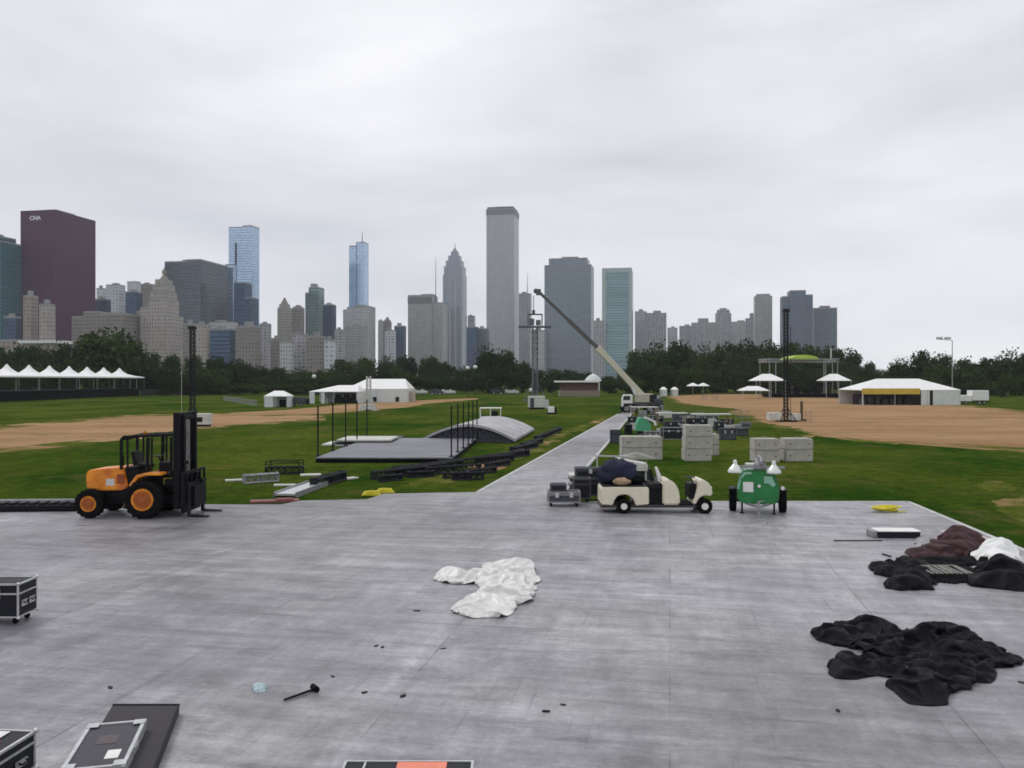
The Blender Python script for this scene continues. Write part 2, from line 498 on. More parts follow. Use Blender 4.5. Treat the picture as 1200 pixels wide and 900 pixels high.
# asphalt end of the roadway
sheet('roadway', [(724, 487), (742, 483), (770, 467), (778, 463.5), (762, 463.5), (745, 472)], .010, mt('old_asphalt', (.17, .165, .165), .9, 0, .3, .6, .2), 'grey service road beyond the crane', .1)
# ---------------------------------------------------------------- skyline
_fs = {}
def facade(key, wall, glass, bay=3.0, flo=3.7, wf=.5, hf=.5, gmet=0.0, grough=.18, vary=.5, wrough=.8):
    if key in _fs:
        return _fs[key]
    m, n, b = nodes_of('facade_' + key)
    uv = n.nodes.new('ShaderNodeUVMap'); uv.uv_map = 'UVMap'
    sp = n.nodes.new('ShaderNodeSeparateXYZ'); n.links.new(uv.outputs['UV'], sp.inputs[0])
    def M(op, a, c=None, v=None):
        x = n.nodes.new('ShaderNodeMath'); x.operation = op
        n.links.new(a, x.inputs[0])
        if c is not None: n.links.new(c, x.inputs[1])
        if v is not None: x.inputs[1].default_value = v
        return x.outputs[0]
    u = M('DIVIDE', sp.outputs[0], v=bay); v = M('DIVIDE', sp.outputs[1], v=flo)
    fu, fv = M('FRACT', u), M('FRACT', v)
    du = M('ABSOLUTE', M('SUBTRACT', fu, v=.5)); dv = M('ABSOLUTE', M('SUBTRACT', fv, v=.5))
    mask = M('MULTIPLY', M('LESS_THAN', du, v=wf / 2), M('LESS_THAN', dv, v=hf / 2))
    mask = M('MULTIPLY', mask, M('GREATER_THAN', sp.outputs[1], v=0.0))
    cb = n.nodes.new('ShaderNodeCombineXYZ'); n.links.new(M('FLOOR', u), cb.inputs[0]); n.links.new(M('FLOOR', v), cb.inputs[1])
    wn = n.nodes.new('ShaderNodeTexWhiteNoise'); n.links.new(cb.outputs[0], wn.inputs['Vector'])
    gr = n.nodes.new('ShaderNodeMixRGB')
    gr.inputs['Color1'].default_value = (*[x * (1 - vary) for x in glass], 1); gr.inputs['Color2'].default_value = (*[min(1, x * (1 + vary)) for x in glass], 1)
    n.links.new(wn.outputs['Value'], gr.inputs['Fac'])
    nz = n.nodes.new('ShaderNodeTexNoise'); nz.inputs['Scale'].default_value = .08; nz.inputs['Detail'].default_value = 5
    t = n.nodes.new('ShaderNodeTexCoord'); n.links.new(t.outputs['Object'], nz.inputs['Vector'])
    wr = n.nodes.new('ShaderNodeMixRGB')
    wr.inputs['Color1'].default_value = (*[x * .78 for x in wall], 1); wr.inputs['Color2'].default_value = (*[min(1, x * 1.18) for x in wall], 1)
    n.links.new(nz.outputs['Fac'], wr.inputs['Fac'])
    mixc = n.nodes.new('ShaderNodeMixRGB'); n.links.new(mask, mixc.inputs['Fac'])
    n.links.new(wr.outputs['Color'], mixc.inputs['Color1']); n.links.new(gr.outputs['Color'], mixc.inputs['Color2'])
    n.links.new(mixc.outputs['Color'], b.inputs['Base Color'])
    rr = n.nodes.new('ShaderNodeMapRange'); rr.inputs['To Min'].default_value = wrough; rr.inputs['To Max'].default_value = grough
    n.links.new(mask, rr.inputs['Value']); n.links.new(rr.outputs['Result'], b.inputs['Roughness'])
    n.links.new(M('MULTIPLY', mask, v=gmet), b.inputs['Metallic'])
    bp = n.nodes.new('ShaderNodeBump'); bp.inputs['Strength'].default_value = .5; bp.inputs['Distance'].default_value = .3; bp.invert = True
    n.links.new(mask, bp.inputs['Height']); n.links.new(bp.outputs['Normal'], b.inputs['Normal'])
    _fs[key] = m
    return m

def foot(px0, px1, D, ratio=1.0):
    ca, sa = math.cos(AG), math.sin(AG)
    t0, t1 = (px0 - 600) / F, (px1 - 600) / F
    left = (px0 + px1) / 2 < 785
    lo, hi = 0.45, 0.999
    for _ in range(40):
        fr = (lo + hi) / 2
        if left:
            tc_ = t0 + (t1 - t0) * fr
            Ax, Ay = t0 * D, D
            w = (tc_ * D - Ax) / (ca + tc_ * sa)
            Bx, By = Ax + w * ca, Ay - w * sa
            den = sa - t1 * ca
            d = (t1 * By - Bx) / den if den > 1e-5 else 1e9
        else:
            tc_ = t1 - (t1 - t0) * fr
            Ax, Ay = tc_ * D, D
            w = (t1 * D - Ax) / (ca + t1 * sa)
            den = t0 * ca - sa
            d = (Ax - t0 * Ay) / den if den > 1e-5 else 1e9
        if d > ratio * w: lo = fr
        else: hi = fr
    return Vector((Ax, Ay, 0)), w, min(d, ratio * w * 1.2)

conc = mt('roof_concrete', (.30, .30, .30), .9, 0, .2, .1)
steel_d = mt('mast_steel', (.20, .21, .22), .6, .3, .2, .2)
def zt(y, D):
    return CAMH + (HZ - y) / F * D

def bld(label, px0, px1, ytop, D, mat, ratio=1.0, tiers=None, name='office_tower', cat='tower', spire=None, pent=True, group=None, roofmat=None):
    A, w, d = foot(px0, px1, D, ratio)
    t = thing(name, label, cat, A, -AG, group)
    H = zt(ytop, D)
    wl, rf = MB(), MB()
    tiers = tiers or [(0, 1, 0, 1, None, ytop)]
    for (u0, u1, v0, v1, yb, yt) in tiers:
        z0 = 0.0 if yb is None else zt(yb, D)
        z1 = zt(yt, D)
        P = [(u0 * w, v0 * d), (u1 * w, v0 * d), (u1 * w, v1 * d), (u0 * w, v1 * d)]
        wl.wall(P, z0, z1)
        i = min(1.2, w * .06)
        x0, x1, y0, y1 = u0 * w, u1 * w, v0 * d, v1 * d
        pz = z1 + .05
        for q in ((x0, x1, y0, y0 + i), (x0, x1, y1 - i, y1), (x0, x0 + i, y0 + i, y1 - i), (x1 - i, x1, y0 + i, y1 - i)):
            rf.box(*q, pz, pz + 1.6)
    wl.build('facade', mat, t)
    rf.build('roof_parapet', roofmat or conc, t)
    if pent:
        pz = H
        random.seed(int(px0 * 7 + ytop))
        q = MB()
        a0 = .2 + random.random() * .2
        q.box(w * a0, w * (a0 + .35), d * .25, d * .7, pz + .05, pz + 3.5 + random.random() * 2.5)
        if random.random() > .5:
            q.box(w * .12, w * .2, d * .3, d * .5, pz + .05, pz + 2.4)
        q.build('roof_plant', conc, t)
    if spire:
        for k, (u, v, y0, y1, r) in enumerate(spire):
            MB().tube((u * w, v * d, zt(y0, D)), (u * w, v * d, zt(y1, D)), r, r * .35, 8).build('spire' if r > .8 else 'antenna', steel_d, t)
    return t, w, d

BE = facade('beige_stone', (.38, .34, .315), (.21, .195, .19), 3.2, 3.7, .42, .5)
BE2 = facade('brown_stone', (.235, .205, .195), (.135, .12, .12), 3.0, 3.6, .45, .52)
BE3 = facade('tan_brick', (.30, .255, .225), (.17, .15, .145), 3.4, 3.5, .5, .45)
MAR = facade('maroon', (.066, .003, .046), (.04, .003, .034), 1.6, 3.9, .45, .5, .0, .35, .25)
TEAL = facade('teal_glass', (.04, .11, .14), (.09, .27, .33), 1.8, 3.8, .9, .78, .75, .12, .25)
BLUE = facade('blue_glass', (.16, .22, .3), (.42, .56, .74), 1.7, 3.8, .9, .85, .85, .1, .12)
NAVY = facade('navy_glass', (.015, .035, .075), (.035, .075, .15), 1.7, 3.7, .85, .7, .4, .15, .3)
SLATE = facade('slate_glass', (.085, .10, .12), (.105, .13, .16), 1.6, 3.7, .7, .62, .5, .15, .3)
GREY = facade('grey_stone', (.40, .385, .38), (.17, .175, .19), 2.0, 3.6, .5, .8, .2, .2, .4)
PALE = facade('pale_grey', (.46, .455, .47), (.27, .275, .3), 2.6, 3.6, .5, .55, .2)
AON = facade('white_granite_piers', (.55, .54, .575), (.22, .225, .26), 1.55, 3.9, .42, 1.01, .1, .2, .3)
GT = facade('green_glass', (.10, .15, .15), (.22, .32, .32), 2.2, 3.7, .85, .75, .75, .12, .2)
CONDO = facade('condo_concrete', (.36, .345, .37), (.22, .225, .26), 4.2, 3.1, .6, .55, .2)
WHITEB = facade('white_panel', (.53, .55, .59), (.28, .31, .37), 4.5, 4.0, .5, .5)

bld('teal glass tower cut off by the left edge of the photo', -34, 25, 277, 880, TEAL, 1.0, [(0, .8, 0, 1, None, 277), (.8, 1, .1, 1, None, 284)])
bld('dark blue glass block low in front of the teal tower', 4, 25, 373, 800, NAVY, .5)
t, w, d = bld('tall maroon red tower with small white sign near its roof', 24, 112, 249, 910, MAR, 1.6, roofmat=mt('maroon_cap', (.07, .01, .02), .7))
tx = bpy.data.curves.new('rooftop_sign', 'FONT'); tx.body = 'CNA'; tx.size = 6.2; tx.extrude = .25; tx.align_x = 'CENTER'; tx.offset = .12
ts = bpy.data.objects.new('rooftop_sign', tx); col.objects.link(ts); ts.parent = t
ts.rotation_euler = (R(90), 0, 0); ts.location = (w * .44, -.35, zt(258.5, 910)); ts.scale = (1, 1, .9)
tx.materials.append(mt('sign_white', (.8, .8, .82), .5, 0, .05))
bpy.context.view_layer.update()
_me = bpy.data.meshes.new_from_object(ts)
t2 = bpy.data.objects.new('roof_sign', _me); col.objects.link(t2); t2.parent = t
t2.rotation_euler = ts.rotation_euler; t2.location = ts.location; t2.scale = ts.scale
bpy.data.objects.remove(ts)
bld('slim beige block with slanted roof against the maroon tower', 27, 45, 348, 780, BE3, 1.2)
bld('second slim beige block touching the maroon tower base', 46, 65, 358, 770, BE, 1.2)
bld('low tan hall with flat front at the far left', -30, 52, 401, 560, BE3, .8, pent=False, name='low_building', cat='building')
t = thing('canopy_building', 'low pavilion under a white flat roof beside the maroon tower', 'building', at(22, 446, 520) * Vector((1, 1, 0)), -AG)
MB().box(2, 24, 1, 12, 0, zt(402.5, 520)).build('wall', BE3, t)
MB().box(0, 26, -1, 14, zt(402.4, 520), zt(399, 520)).build('roof', mt('white_roof', (.74, .74, .74), .6), t)
bld('long grey beige hotel block with rows of small windows', 84, 166, 371, 840, BE2, .5, [(0, .22, 0, 1, None, 372.5), (.22, .52, 0, 1, None, 367), (.52, 1, 0, 1, None, 369.5)], cat='building', name='hotel_building')
bld('narrow brown block right of the long hotel', 160, 178, 366, 860, BE2, .8, cat='building')
bld('small pale block right behind the maroon tower', 113, 124, 339, 1150, WHITEB, .8)
bld('white panelled block between maroon and stepped towers', 124, 147, 335, 1120, WHITEB, .8)
bld('low navy block below the white panelled building', 112, 130, 352, 1000, NAVY, .6, cat='building')
bld('dark navy block behind the long hotel', 147, 167, 343, 1080, NAVY, .8)
bld('pale grey block peeking over the dark navy one', 149, 165, 331, 1250, WHITEB, .8, pent=False)
bld('brown grey block left of the stepped stone tower', 165, 181, 334, 1120, BE2, .8)
# stepped stone tower with pyramid top
D = 850
t, w, d = bld('stepped beige stone tower with pyramid top and lantern', 164, 215, 362, D, BE, .75,
    [(0, .30, 0, 1, None, 362), (.30, .84, -.03, 1.02, None, 352), (.84, 1, 0, 1, None, 372), (.33, .80, .04, .95, 352, 343), (.38, .76, .1, .9, 343, 335), (.42, .72, .18, .82, 335, 329)], pent=False)
pm = MB()
cx, cy = w * .58, d * .5
z0, z1 = zt(329, D) + .1, zt(320, D)
hw = w * .13
k = .14
pm.hexa([(cx - hw, cy - hw, z0), (cx + hw, cy - hw, z0), (cx + hw, cy + hw, z0), (cx - hw, cy + hw, z0)],
        [(cx - hw * k, cy - hw * k, z1), (cx + hw * k, cy - hw * k, z1), (cx + hw * k, cy + hw * k, z1), (cx - hw * k, cy + hw * k, z1)])
pm.build('roof', mt('stone_roof', (.26, .23, .2), .8), t)
MB().box(cx - 1.6, cx + 1.6, cy - 1.6, cy + 1.6, z1 + .02, z1 + 3.5).lathe([(1.3, z1 + 3.6), (.2, z1 + 7)], (cx, cy, 0), n=8).build('lantern', mt('stone_roof', (.26, .23, .2), .8), t)
bld('broad dark slate office slab behind the stepped tower', 193, 267, 308, 1000, SLATE, 1.3, [(0, .62, 0, 1, None, 308), (.62, 1, -.02, 1, None, 306.5)])
bld('thin pale blue tower left against the tall blue glass tower', 264, 277, 311, 1060, BLUE, .8, pent=False)
bld('tall light blue glass tower with dark vertical slot', 268, 304, 268, 1250, BLUE, .7, [(0, .62, 0, 1, None, 267.5), (.62, 1, 0, 1, None, 266)], pent=False)
o = bpy.data.objects
A, w, d = foot(268, 304, 1250, .7)
MB().box(w * .28, w * .36, -.4, .1, zt(332, 1250), zt(285, 1250)).build('facade_slot', NAVY, [q for q in col.objects if q.get('label', '').startswith('tall light blue')][0])
bld('dark blue stepped glass block before the tall blue tower', 274, 303, 332, 1020, NAVY, .8, [(0, .62, 0, 1, None, 332), (.62, 1, 0, 1, None, 350)], pent=False)
# low row in front
bld('brown stone block just right of the stepped tower base', 214, 231, 381, 800, BE2, .7, cat='building')
bld('cream stone block with flat top in the low row', 228, 248, 382, 790, BE, .6, cat='building')
bld('dark blue glass block low between two cream blocks', 246, 276, 387, 780, NAVY, .5, cat='building', name='low_building')
bld('cream slab behind the low dark blue block', 245, 279, 379, 860, PALE, .5, cat='building')
bld('wide brown grey block in the low row', 276, 306, 384, 770, BE2, .6, cat='building')
bld('tan block right of the wide brown grey block', 304, 318, 381, 880, CONDO, .8, cat='building')
bld('dark narrow block left of the pointed stone tower', 317, 330, 398, 830, BE2, .8, cat='building')
def pointed(label, px0, px1, ysh, ypk, D, mat, r=.9, sharp=.1):
    t, w, d = bld(label, px0, px1, ysh, D, mat, r, [(0, 1, 0, 1, None, ysh), (.12, .88, .12, .88, ysh, ysh - (ysh - ypk) * .3)], pent=False)
    z0, z1 = zt(ysh - (ysh - ypk) * .3, D) + .1, zt(ypk, D)
    hw, hd = w * .33, d * .33; cx, cy = w / 2, d / 2; k = sharp
    MB().hexa([(cx - hw, cy - hd, z0), (cx + hw, cy - hd, z0), (cx + hw, cy + hd, z0), (cx - hw, cy + hd, z0)],
              [(cx - hw * k, cy - hd * k, z1), (cx + hw * k, cy - hd * k, z1), (cx + hw * k, cy + hd * k, z1), (cx - hw * k, cy + hd * k, z1)]).build('roof', mt('stone_roof', (.26, .23, .2), .8), t)
    return t
pointed('slim pointed pale stone tower with small peaked roof', 325, 342, 362, 348, 1150, BE)
pointed('brown stone tower right of the slim pointed tower', 342, 357, 362, 357, 1120, BE2, .9, .5)
bld('green glass tower beside the dark blue slab', 357, 380, 337, 1200, GT, .9, [(0, .28, .1, 1, None, 344), (.28, 1, 0, 1, None, 338)])
bld('dark blue slab right against the green glass tower', 378, 394, 358, 1150, NAVY, 1.0)
for i, (a, b_, y, Dd, mm, lb) in enumerate([
    (328, 345, 402, 760, PALE, 'low pale block under the slim pointed tower'),
    (343, 361, 393, 780, CONDO, 'grey brown block under the brown stone tower'),
    (359, 382, 396, 760, BE2, 'dusky brown block under the green glass tower'),
    (380, 394, 400, 750, WHITEB, 'low white block with grey window bands'),
    (392, 404, 388, 900, CONDO, 'narrow grey block left of the spired tower base')]):
    bld(lb, a, b_, y, Dd, mm, .6, cat='building', name='low_building')
# glass tower with spire
bld('tallest pale glass tower with setback and roof spire', 409, 432, 288, 1450, BLUE, .8, [(0, .55, 0, 1, None, 289), (.45, 1, 0, 1, None, 285)], spire=[(.72, .5, 285.5, 271, 1.2)], pent=False)
bld('broad pale grey block at foot of the spired glass tower', 402, 440, 361, 1330, PALE, .8, [(0, .15, 0, 1, None, 364), (.15, .8, 0, 1, None, 361), (.8, 1, 0, 1, None, 360)])
bld('lower grey block in front of the spired tower base', 404, 431, 384, 1150, GREY, .6, cat='building')
pointed('slim tower with thin peak in the small cluster', 449, 459, 378, 371, 1350, BE2, .9, .2)
bld('pale slim block left in the small cluster', 443, 450, 377, 1400, PALE, .9)
bld('stout cream block low in the small cluster', 451, 464, 388, 1200, WHITEB, .9, cat='building')
bld('dark blue block right in the small cluster', 462, 476, 383, 1250, NAVY, .9)
bld('wide grey stone slab with darker top band', 478, 524, 347, 1420, GREY, .6, [(0, .72, 0, 1, None, 347), (.72, 1, .05, 1, None, 356)], spire=[(.74, .5, 356, 301, .9)])
A, w, d = foot(478, 524, 1420, .6)
MB().box(-.3, w * .72, -.4, .2, zt(356, 1420), zt(348, 1420)).build('top_band', mt('band_grey', (.15, .15, .16), .7), [q for q in col.objects if q.get('label', '').startswith('wide grey stone slab')][0])
# rocket shaped tower
D = 1550
A, w, d = foot(519, 547, D, .9)
t = thing('office_tower', 'rocket shaped tower narrowing to a pointed spire', 'tower', A, -AG)
wl = MB()
lv = [(0, 0, None, 322), (.04, .04, 322, 312), (.12, .12, 312, 305), (.22, .22, 305, 299), (.33, .33, 299, 294)]
for a, b_, yb, yt in lv:
    z0 = 0 if yb is None else zt(yb, D)
    wl.wall([(a * w, b_ * d), ((1 - a) * w, b_ * d), ((1 - a) * w, (1 - b_) * d), (a * w, (1 - b_) * d)], z0, zt(yt, D))
wl.build('facade', facade('rocket', (.36, .38, .42), (.2, .24, .3), 1.7, 3.8, .6, 1.01, .5, .15, .2), t)
fin = MB()
for u in (.0, .33, .62, .92):
    fin.box(u * w, (u + .07) * w, -.9, .02, 0, zt(326, D))
fin.build('facade_pier', mt('pier_pale', (.42, .43, .46), .6), t)
MB().hexa([(.38 * w, .38 * d, zt(294, D) + .1), (.62 * w, .38 * d, zt(294, D) + .1), (.62 * w, .62 * d, zt(294, D) + .1), (.38 * w, .62 * d, zt(294, D) + .1)],
          [(.48 * w, .48 * d, zt(289, D)), (.52 * w, .48 * d, zt(289, D)), (.52 * w, .52 * d, zt(289, D)), (.48 * w, .52 * d, zt(289, D))]).build('roof', conc, t)
MB().tube((.5 * w, .5 * d, zt(289.2, D)), (.5 * w, .5 * d, zt(283, D)), .8, .3).build('spire', steel_d, t)
bld('dark blue block behind trees right of the rocket tower', 547, 561, 384, 1300, NAVY, .9, cat='building')
bld('pale block peeking between rocket tower and tallest tower', 548, 557, 371, 1600, PALE, .9)
bld('slate blue block left against the tallest grey tower', 559, 573, 386, 1320, SLATE, .9, cat='building')
# tallest square tower
t, w, d = bld('tallest square grey tower with fine vertical piers', 570, 608, 246, 1500, AON, 1.0, pent=False)
H = zt(246, 1500)
MB().box(w * .03, w * .97, d * .03, d * .97, H + 1.7, H + 5).box(w * .3, w * .55, d * .3, d * .6, H + 5.02, H + 8).build('roof_plant', mt('band_grey', (.15, .15, .16), .7), t)
MB().box(-.5, w + .5, -.5, d + .5, H - 9, H - .1).build('top_band', mt('aon_band', (.2, .2, .21), .7), t)
bld('grey slab with thin antenna right of the tallest tower', 608, 623, 345, 1480, CONDO, .9, spire=[(.7, .5, 345, 320, .8)])
bld('low grey block right of the antenna slab', 622, 640, 388, 1350, PALE, .9, cat='building')
bld('broad blue grey tower with notched shoulders', 638, 696, 304, 1380, facade('blue_grey', (.20, .225, .265), (.18, .23, .29), 1.8, 3.7, .6, .7, .5, .2, .25), .7,
    [(0, 1, 0, 1, None, 312), (.09, .91, .05, .95, 312, 304)])
bld('narrow brown block between two broad right towers', 695, 708, 377, 1250, CONDO, .9)
t, w, d = bld('teal glass tower with pale frame around its front', 706, 742, 318, 1280, facade('band_glass', (.22, .30, .32), (.17, .27, .30), 40, 3.9, 1.01, .6, .75, .15, .15), 1.1, pent=False)
H = zt(318, 1280)
MB().box(-.6, w * .12, -.8, .02, 0, H + 4.6).box(w * .12, w + .2, -.8, .02, H - 2, H + 4.6).box(w * .9, w + .2, -.8, .02, 0, H - 2).build('frame', mt('frame_pale', (.42, .47, .48), .5), t)
bld('grey flat block right of the framed glass tower', 744, 758, 366, 1450, PALE, .9)
bld('brown grey flat block above the dark trees', 756, 781, 368, 1400, CONDO, .7)
bld('small grey block between brown block and condominium row', 782, 794, 385, 1700, PALE, .9, cat='building')
for a, b_, y, Dd, mm, lb, ti in [
    (796, 813, 383, 1650, CONDO, 'first low condominium block left in the far row', None),
    (810, 841, 379, 1600, CONDO, 'condominium block with raised middle in the far row', [(0, 1, 0, 1, None, 379), (.25, .65, .1, .9, 379, 374)]),
    (838, 857, 366, 1580, CONDO, 'round topped condominium tower in the far row', [(0, 1, 0, 1, None, 368), (.1, .9, .05, .95, 368, 364), (.28, .72, .2, .8, 364, 362)]),
    (855, 879, 378, 1620, PALE, 'pale ribbed condominium block in the far row', None),
    (873, 887, 371, 1560, CONDO, 'slanting shouldered block left of the lone grey tower', [(0, 1, 0, 1, None, 374), (.4, 1, 0, 1, 374, 368)]),
    (883, 905, 347, 1500, GREY, 'lone tall grey tower before the dark blue cluster', [(0, 1, 0, 1, None, 348), (.12, .88, .05, .9, 348, 345.5)]),
    (825, 840, 381, 1500, GREY, 'grey block in front of the raised middle block', None)]:
    bld(lb, a, b_, y, Dd, mm, .8, ti, pent=ti is None, name='apartment_tower', cat='tower')
bld('dark blue three part glass tower at right of skyline', 914, 953, 341, 1350, facade('slate_blue', (.09, .11, .15), (.12, .16, .23), 2.0, 3.5, .65, .65, .4, .2, .3), .7,
    [(0, .24, .1, 1, None, 348), (.24, .76, 0, 1, None, 341.5), (.76, 1, .1, 1, None, 346.5)], pent=False)
bld('blue grey tower at the right end of skyline', 951, 981, 362, 1380, facade('dusk_blue', (.14, .16, .2), (.1, .13, .18), 2.2, 3.3, .6, .6, .3, .2, .3), .6,
    [(0, 1, 0, 1, None, 362), (.3, .7, .1, .8, 362, 359.5)], pent=False)

# ---------------------------------------------------------------- trees
def leaf_mat(name, c1, c2):
    m, n, b = nodes_of(name)
    gi = n.nodes.new('ShaderNodeNewGeometry')
    t = n.nodes.new('ShaderNodeTexCoord')
    nz = n.nodes.new('ShaderNodeTexNoise'); nz.inputs['Scale'].default_value = .35; nz.inputs['Detail'].default_value = 3
    oi = n.nodes.new('ShaderNodeObjectInfo')
    n.links.new(t.outputs['Object'], nz.inputs['Vector'])
    a = n.nodes.new('ShaderNodeMath'); a.operation = 'MULTIPLY_ADD'; a.inputs[1].default_value = .55
    n.links.new(gi.outputs['Random Per Island'], a.inputs[0])
    q = n.nodes.new('ShaderNodeMath'); q.operation = 'MULTIPLY_ADD'; q.inputs[1].default_value = .75; 
    n.links.new(oi.outputs['Random'], q.inputs[0]); n.links.new(nz.outputs['Fac'], q.inputs[2])
    q2 = n.nodes.new('ShaderNodeMath'); q2.operation = 'SUBTRACT'; q2.inputs[1].default_value = .45
    n.links.new(q.outputs[0], q2.inputs[0]); n.links.new(q2.outputs[0], a.inputs[2])
    r = n.nodes.new('ShaderNodeValToRGB')
    r.color_ramp.elements[0].color = (*c1, 1); r.color_ramp.elements[1].color = (*c2, 1)
    n.links.new(a.outputs[0], r.inputs['Fac']); n.links.new(r.outputs['Color'], b.inputs['Base Color'])
    b.inputs['Roughness'].default_value = .75
    b.inputs['Specular IOR Level'].default_value = .03
    return m
LEAF = leaf_mat('foliage', (.006, .017, .005), (.040, .068, .014))
BARK = mt('bark', (.07, .055, .045), .95, 0, .3, 3, .4)

def crown_mesh(seed, n=3600, leaf=.075, flat=.8):
    """Crown spanning x,y in +-0.5 and z in 0.12..1 (unit tree)."""
    rnd = random.Random(seed)
    lobes = [((0, 0, .62), (.36, .36, .34))]
    for k in range(15):
        a = rnd.random() * 2 * PI
        r = .12 + rnd.random() * .24
        z = .2 + rnd.random() * .62
        r *= 1.0 - max(0, z - .55) * 1.2
        s = .11 + rnd.random() * .1
        lobes.append(((math.cos(a) * r, math.sin(a) * r, z), (s, s, s * flat)))
    vol = [l[1][0] ** 2 for l in lobes]
    V, Fc = [], []
    while len(Fc) < n:
        c, s = rnd.choices(lobes, vol)[0]
        u = Vector((rnd.gauss(0, 1), rnd.gauss(0, 1), rnd.gauss(0, 1))).normalized()
        rr = rnd.random() ** .38 * (1 + .12 * rnd.gauss(0, 1))
        p = Vector((c[0] + u.x * s[0] * rr, c[1] + u.y * s[1] * rr, c[2] + u.z * s[2] * rr))
        if p.z < .125 or p.z > 1.02: continue
        if mnoise.noise(p * 7 + Vector((seed, 0, 0))) < -.34: continue
        nrm = (u * .7 + Vector((rnd.gauss(0, 1), rnd.gauss(0, 1), rnd.gauss(0, 1) + .5)).normalized()).normalized()
        a = nrm.orthogonal().normalized()
        b = nrm.cross(a)
        th = rnd.random() * PI
        a, b = a * math.cos(th) + b * math.sin(th), b * math.cos(th) - a * math.sin(th)
        L = leaf * (.45 + rnd.random() * .6)
        o_ = len(V)
        V += [p + a * L * .5, p + b * L * .33, p - a * L * .5 + nrm * L * .1, p - b * L * .33]
        Fc.append((o_, o_ + 1, o_ + 2, o_ + 3))
    me = bpy.data.meshes.new('crown')
    me.from_pydata([tuple(v) for v in V], [], Fc)
    me.materials.append(LEAF)
    return me

def trunk_mesh(seed):
    rnd = random.Random(seed)
    m = MB()
    m.tube((0, 0, 0), (.01, 0, .2), .026, .02, 7)
    m.tube((.01, 0, .195), (0, .01, .45), .02, .012, 7)
    for k in range(6):
        a = k * 1.05 + rnd.random()
        z = .17 + rnd.random() * .2
        e = Vector((math.cos(a) * .26, math.sin(a) * .26, z + .22 + rnd.random() * .15))
        m.tube((0.005, 0, z), e * .5 + Vector((0, 0, z * .5)), .011, .007, 5)
        m.tube(e * .5 + Vector((0, 0, z * .5)), e, .007, .003, 5)
    me = bpy.data.meshes.new('trunk')
    me.from_pydata(m.v, [], m.f)
    me.materials.append(BARK)
    return me
CR = [crown_mesh(s) for s in (1, 2, 3, 4, 5, 6)]
TR = [trunk_mesh(s) for s in (1, 2, 3)]
rt = random.Random(99)
def tree(px, ytop, D, wpx, label, group, name='park_tree', cat='tree', ybase=None):
    H = zt(ytop, D) * 1.055
    x = (px - 600) / F * D
    W = wpx / F * D
    t = thing(name, label, cat, (x, D, 0), rt.random() * 6.28, group)
    c = bpy.data.objects.new('crown', rt.choice(CR)); col.objects.link(c); c.parent = t
    c.scale = (W, W, H * 1.14); c.location = (0, 0, -H * .13)
    k = bpy.data.objects.new('trunk', rt.choice(TR)); col.objects.link(k); k.parent = t
    k.scale = (H * .9, H * .9, H)
    return t

PROF = [(-60, 404), (0, 405), (40, 406), (62, 404), (84, 399), (98, 392), (120, 387), (145, 388), (160, 396), (174, 409), (186, 414), (220, 415), (258, 415), (280, 421), (300, 427), (330, 431), (380, 431), (402, 421), (420, 417),
        (470, 416), (508, 419), (530, 429), (550, 429), (562, 412), (572, 405), (590, 410), (606, 418), (625, 432), (660, 431), (690, 436), (715, 440), (738, 434), (745, 410), (762, 401), (800, 399), (830, 403), (870, 397),
        (905, 398), (940, 402), (972, 404), (996, 409), (1012, 420), (1030, 430), (1040, 438), (1048, 426), (1062, 412), (1090, 407), (1106, 414), (1130, 419), (1160, 418), (1186, 408), (1205, 410), (1260, 408), (1320, 414)]
def prof(x):
    for (a, ya), (b_, yb) in zip(PROF[:-1], PROF[1:]):
        if a <= x <= b_:
            return ya + (yb - ya) * (x - a) / (b_ - a)
    return 415
def row(x0, x1, step, dy, D, wpx, desc, group, name='park_tree', cat='tree', jit=.35, dj=14, xs=None):
    xs = xs or []
    x = x0
    while not xs or x <= x1:
        xs.append(x)
        x += step * (1 + (rt.random() - .5) * jit)
    for i, x in enumerate(xs):
        y = prof(x) + dy + rt.random() * 3.0 * (1 if dy else .6)
        tree(x, min(y, 441 if cat == 'tree' else 449), D + (rt.random() - .5) * dj * 2, wpx * (.85 + rt.random() * .35),
             desc.replace('#', ORD[i]), group, name, cat)
gL = 'trees behind the peaked tents'
row(-45, 80, 25, -1, 285, 42, 'dark green tree behind peaked white tents, # from the left', gL)
tree(132, 385, 262, 88, 'largest round dark tree standing above the peaked white tents', gL, name='round_tree')
tree(105, 394, 268, 50, 'dark round tree on the left flank of the largest tree', gL, name='round_tree')
tree(158, 398, 268, 46, 'dark round tree on the right flank of the largest tree', gL, name='round_tree')
row(-50, 170, 24, 20, 262, 38, 'low bushy tree close behind peaked tents, # from the left', 'low bushy trees behind the peaked tents')
row(178, 400, 24, -1, 330, 38, 'tree below the beige low buildings, # in the back row', 'back row of trees below the low buildings')
row(176, 400, 25, 14, 272, 42, 'tree in the nearer row left of the clearspan tent, # from left', 'nearer row of trees left of the clearspan tent')
row(178, 400, 22, 27, 258, 36, 'leafy bush along the left field edge, # from the left', 'bushes along the left field edge', 'bush', 'bush')
row(404, 552, 23, -1, 345, 38, 'tree behind the clearspan tent, # in the back row', 'back row of trees behind the clearspan tent')
row(486, 552, 20, 19, 290, 34, 'lower tree right of the clearspan tent, # from the left', 'lower trees right of the clearspan tent')
row(400, 486, 22, 14, 300, 36, 'lower tree just behind the clearspan tent roof, # from left', 'lower trees just behind the clearspan tent')
tree(572, 404, 300, 42, 'tall dark rounded tree left below the tallest grey tower', 'trees at the far end of the field', name='round_tree')
tree(592, 409, 305, 40, 'rounded tree right of the tall dark one below tallest tower', 'trees at the far end of the field', name='round_tree')
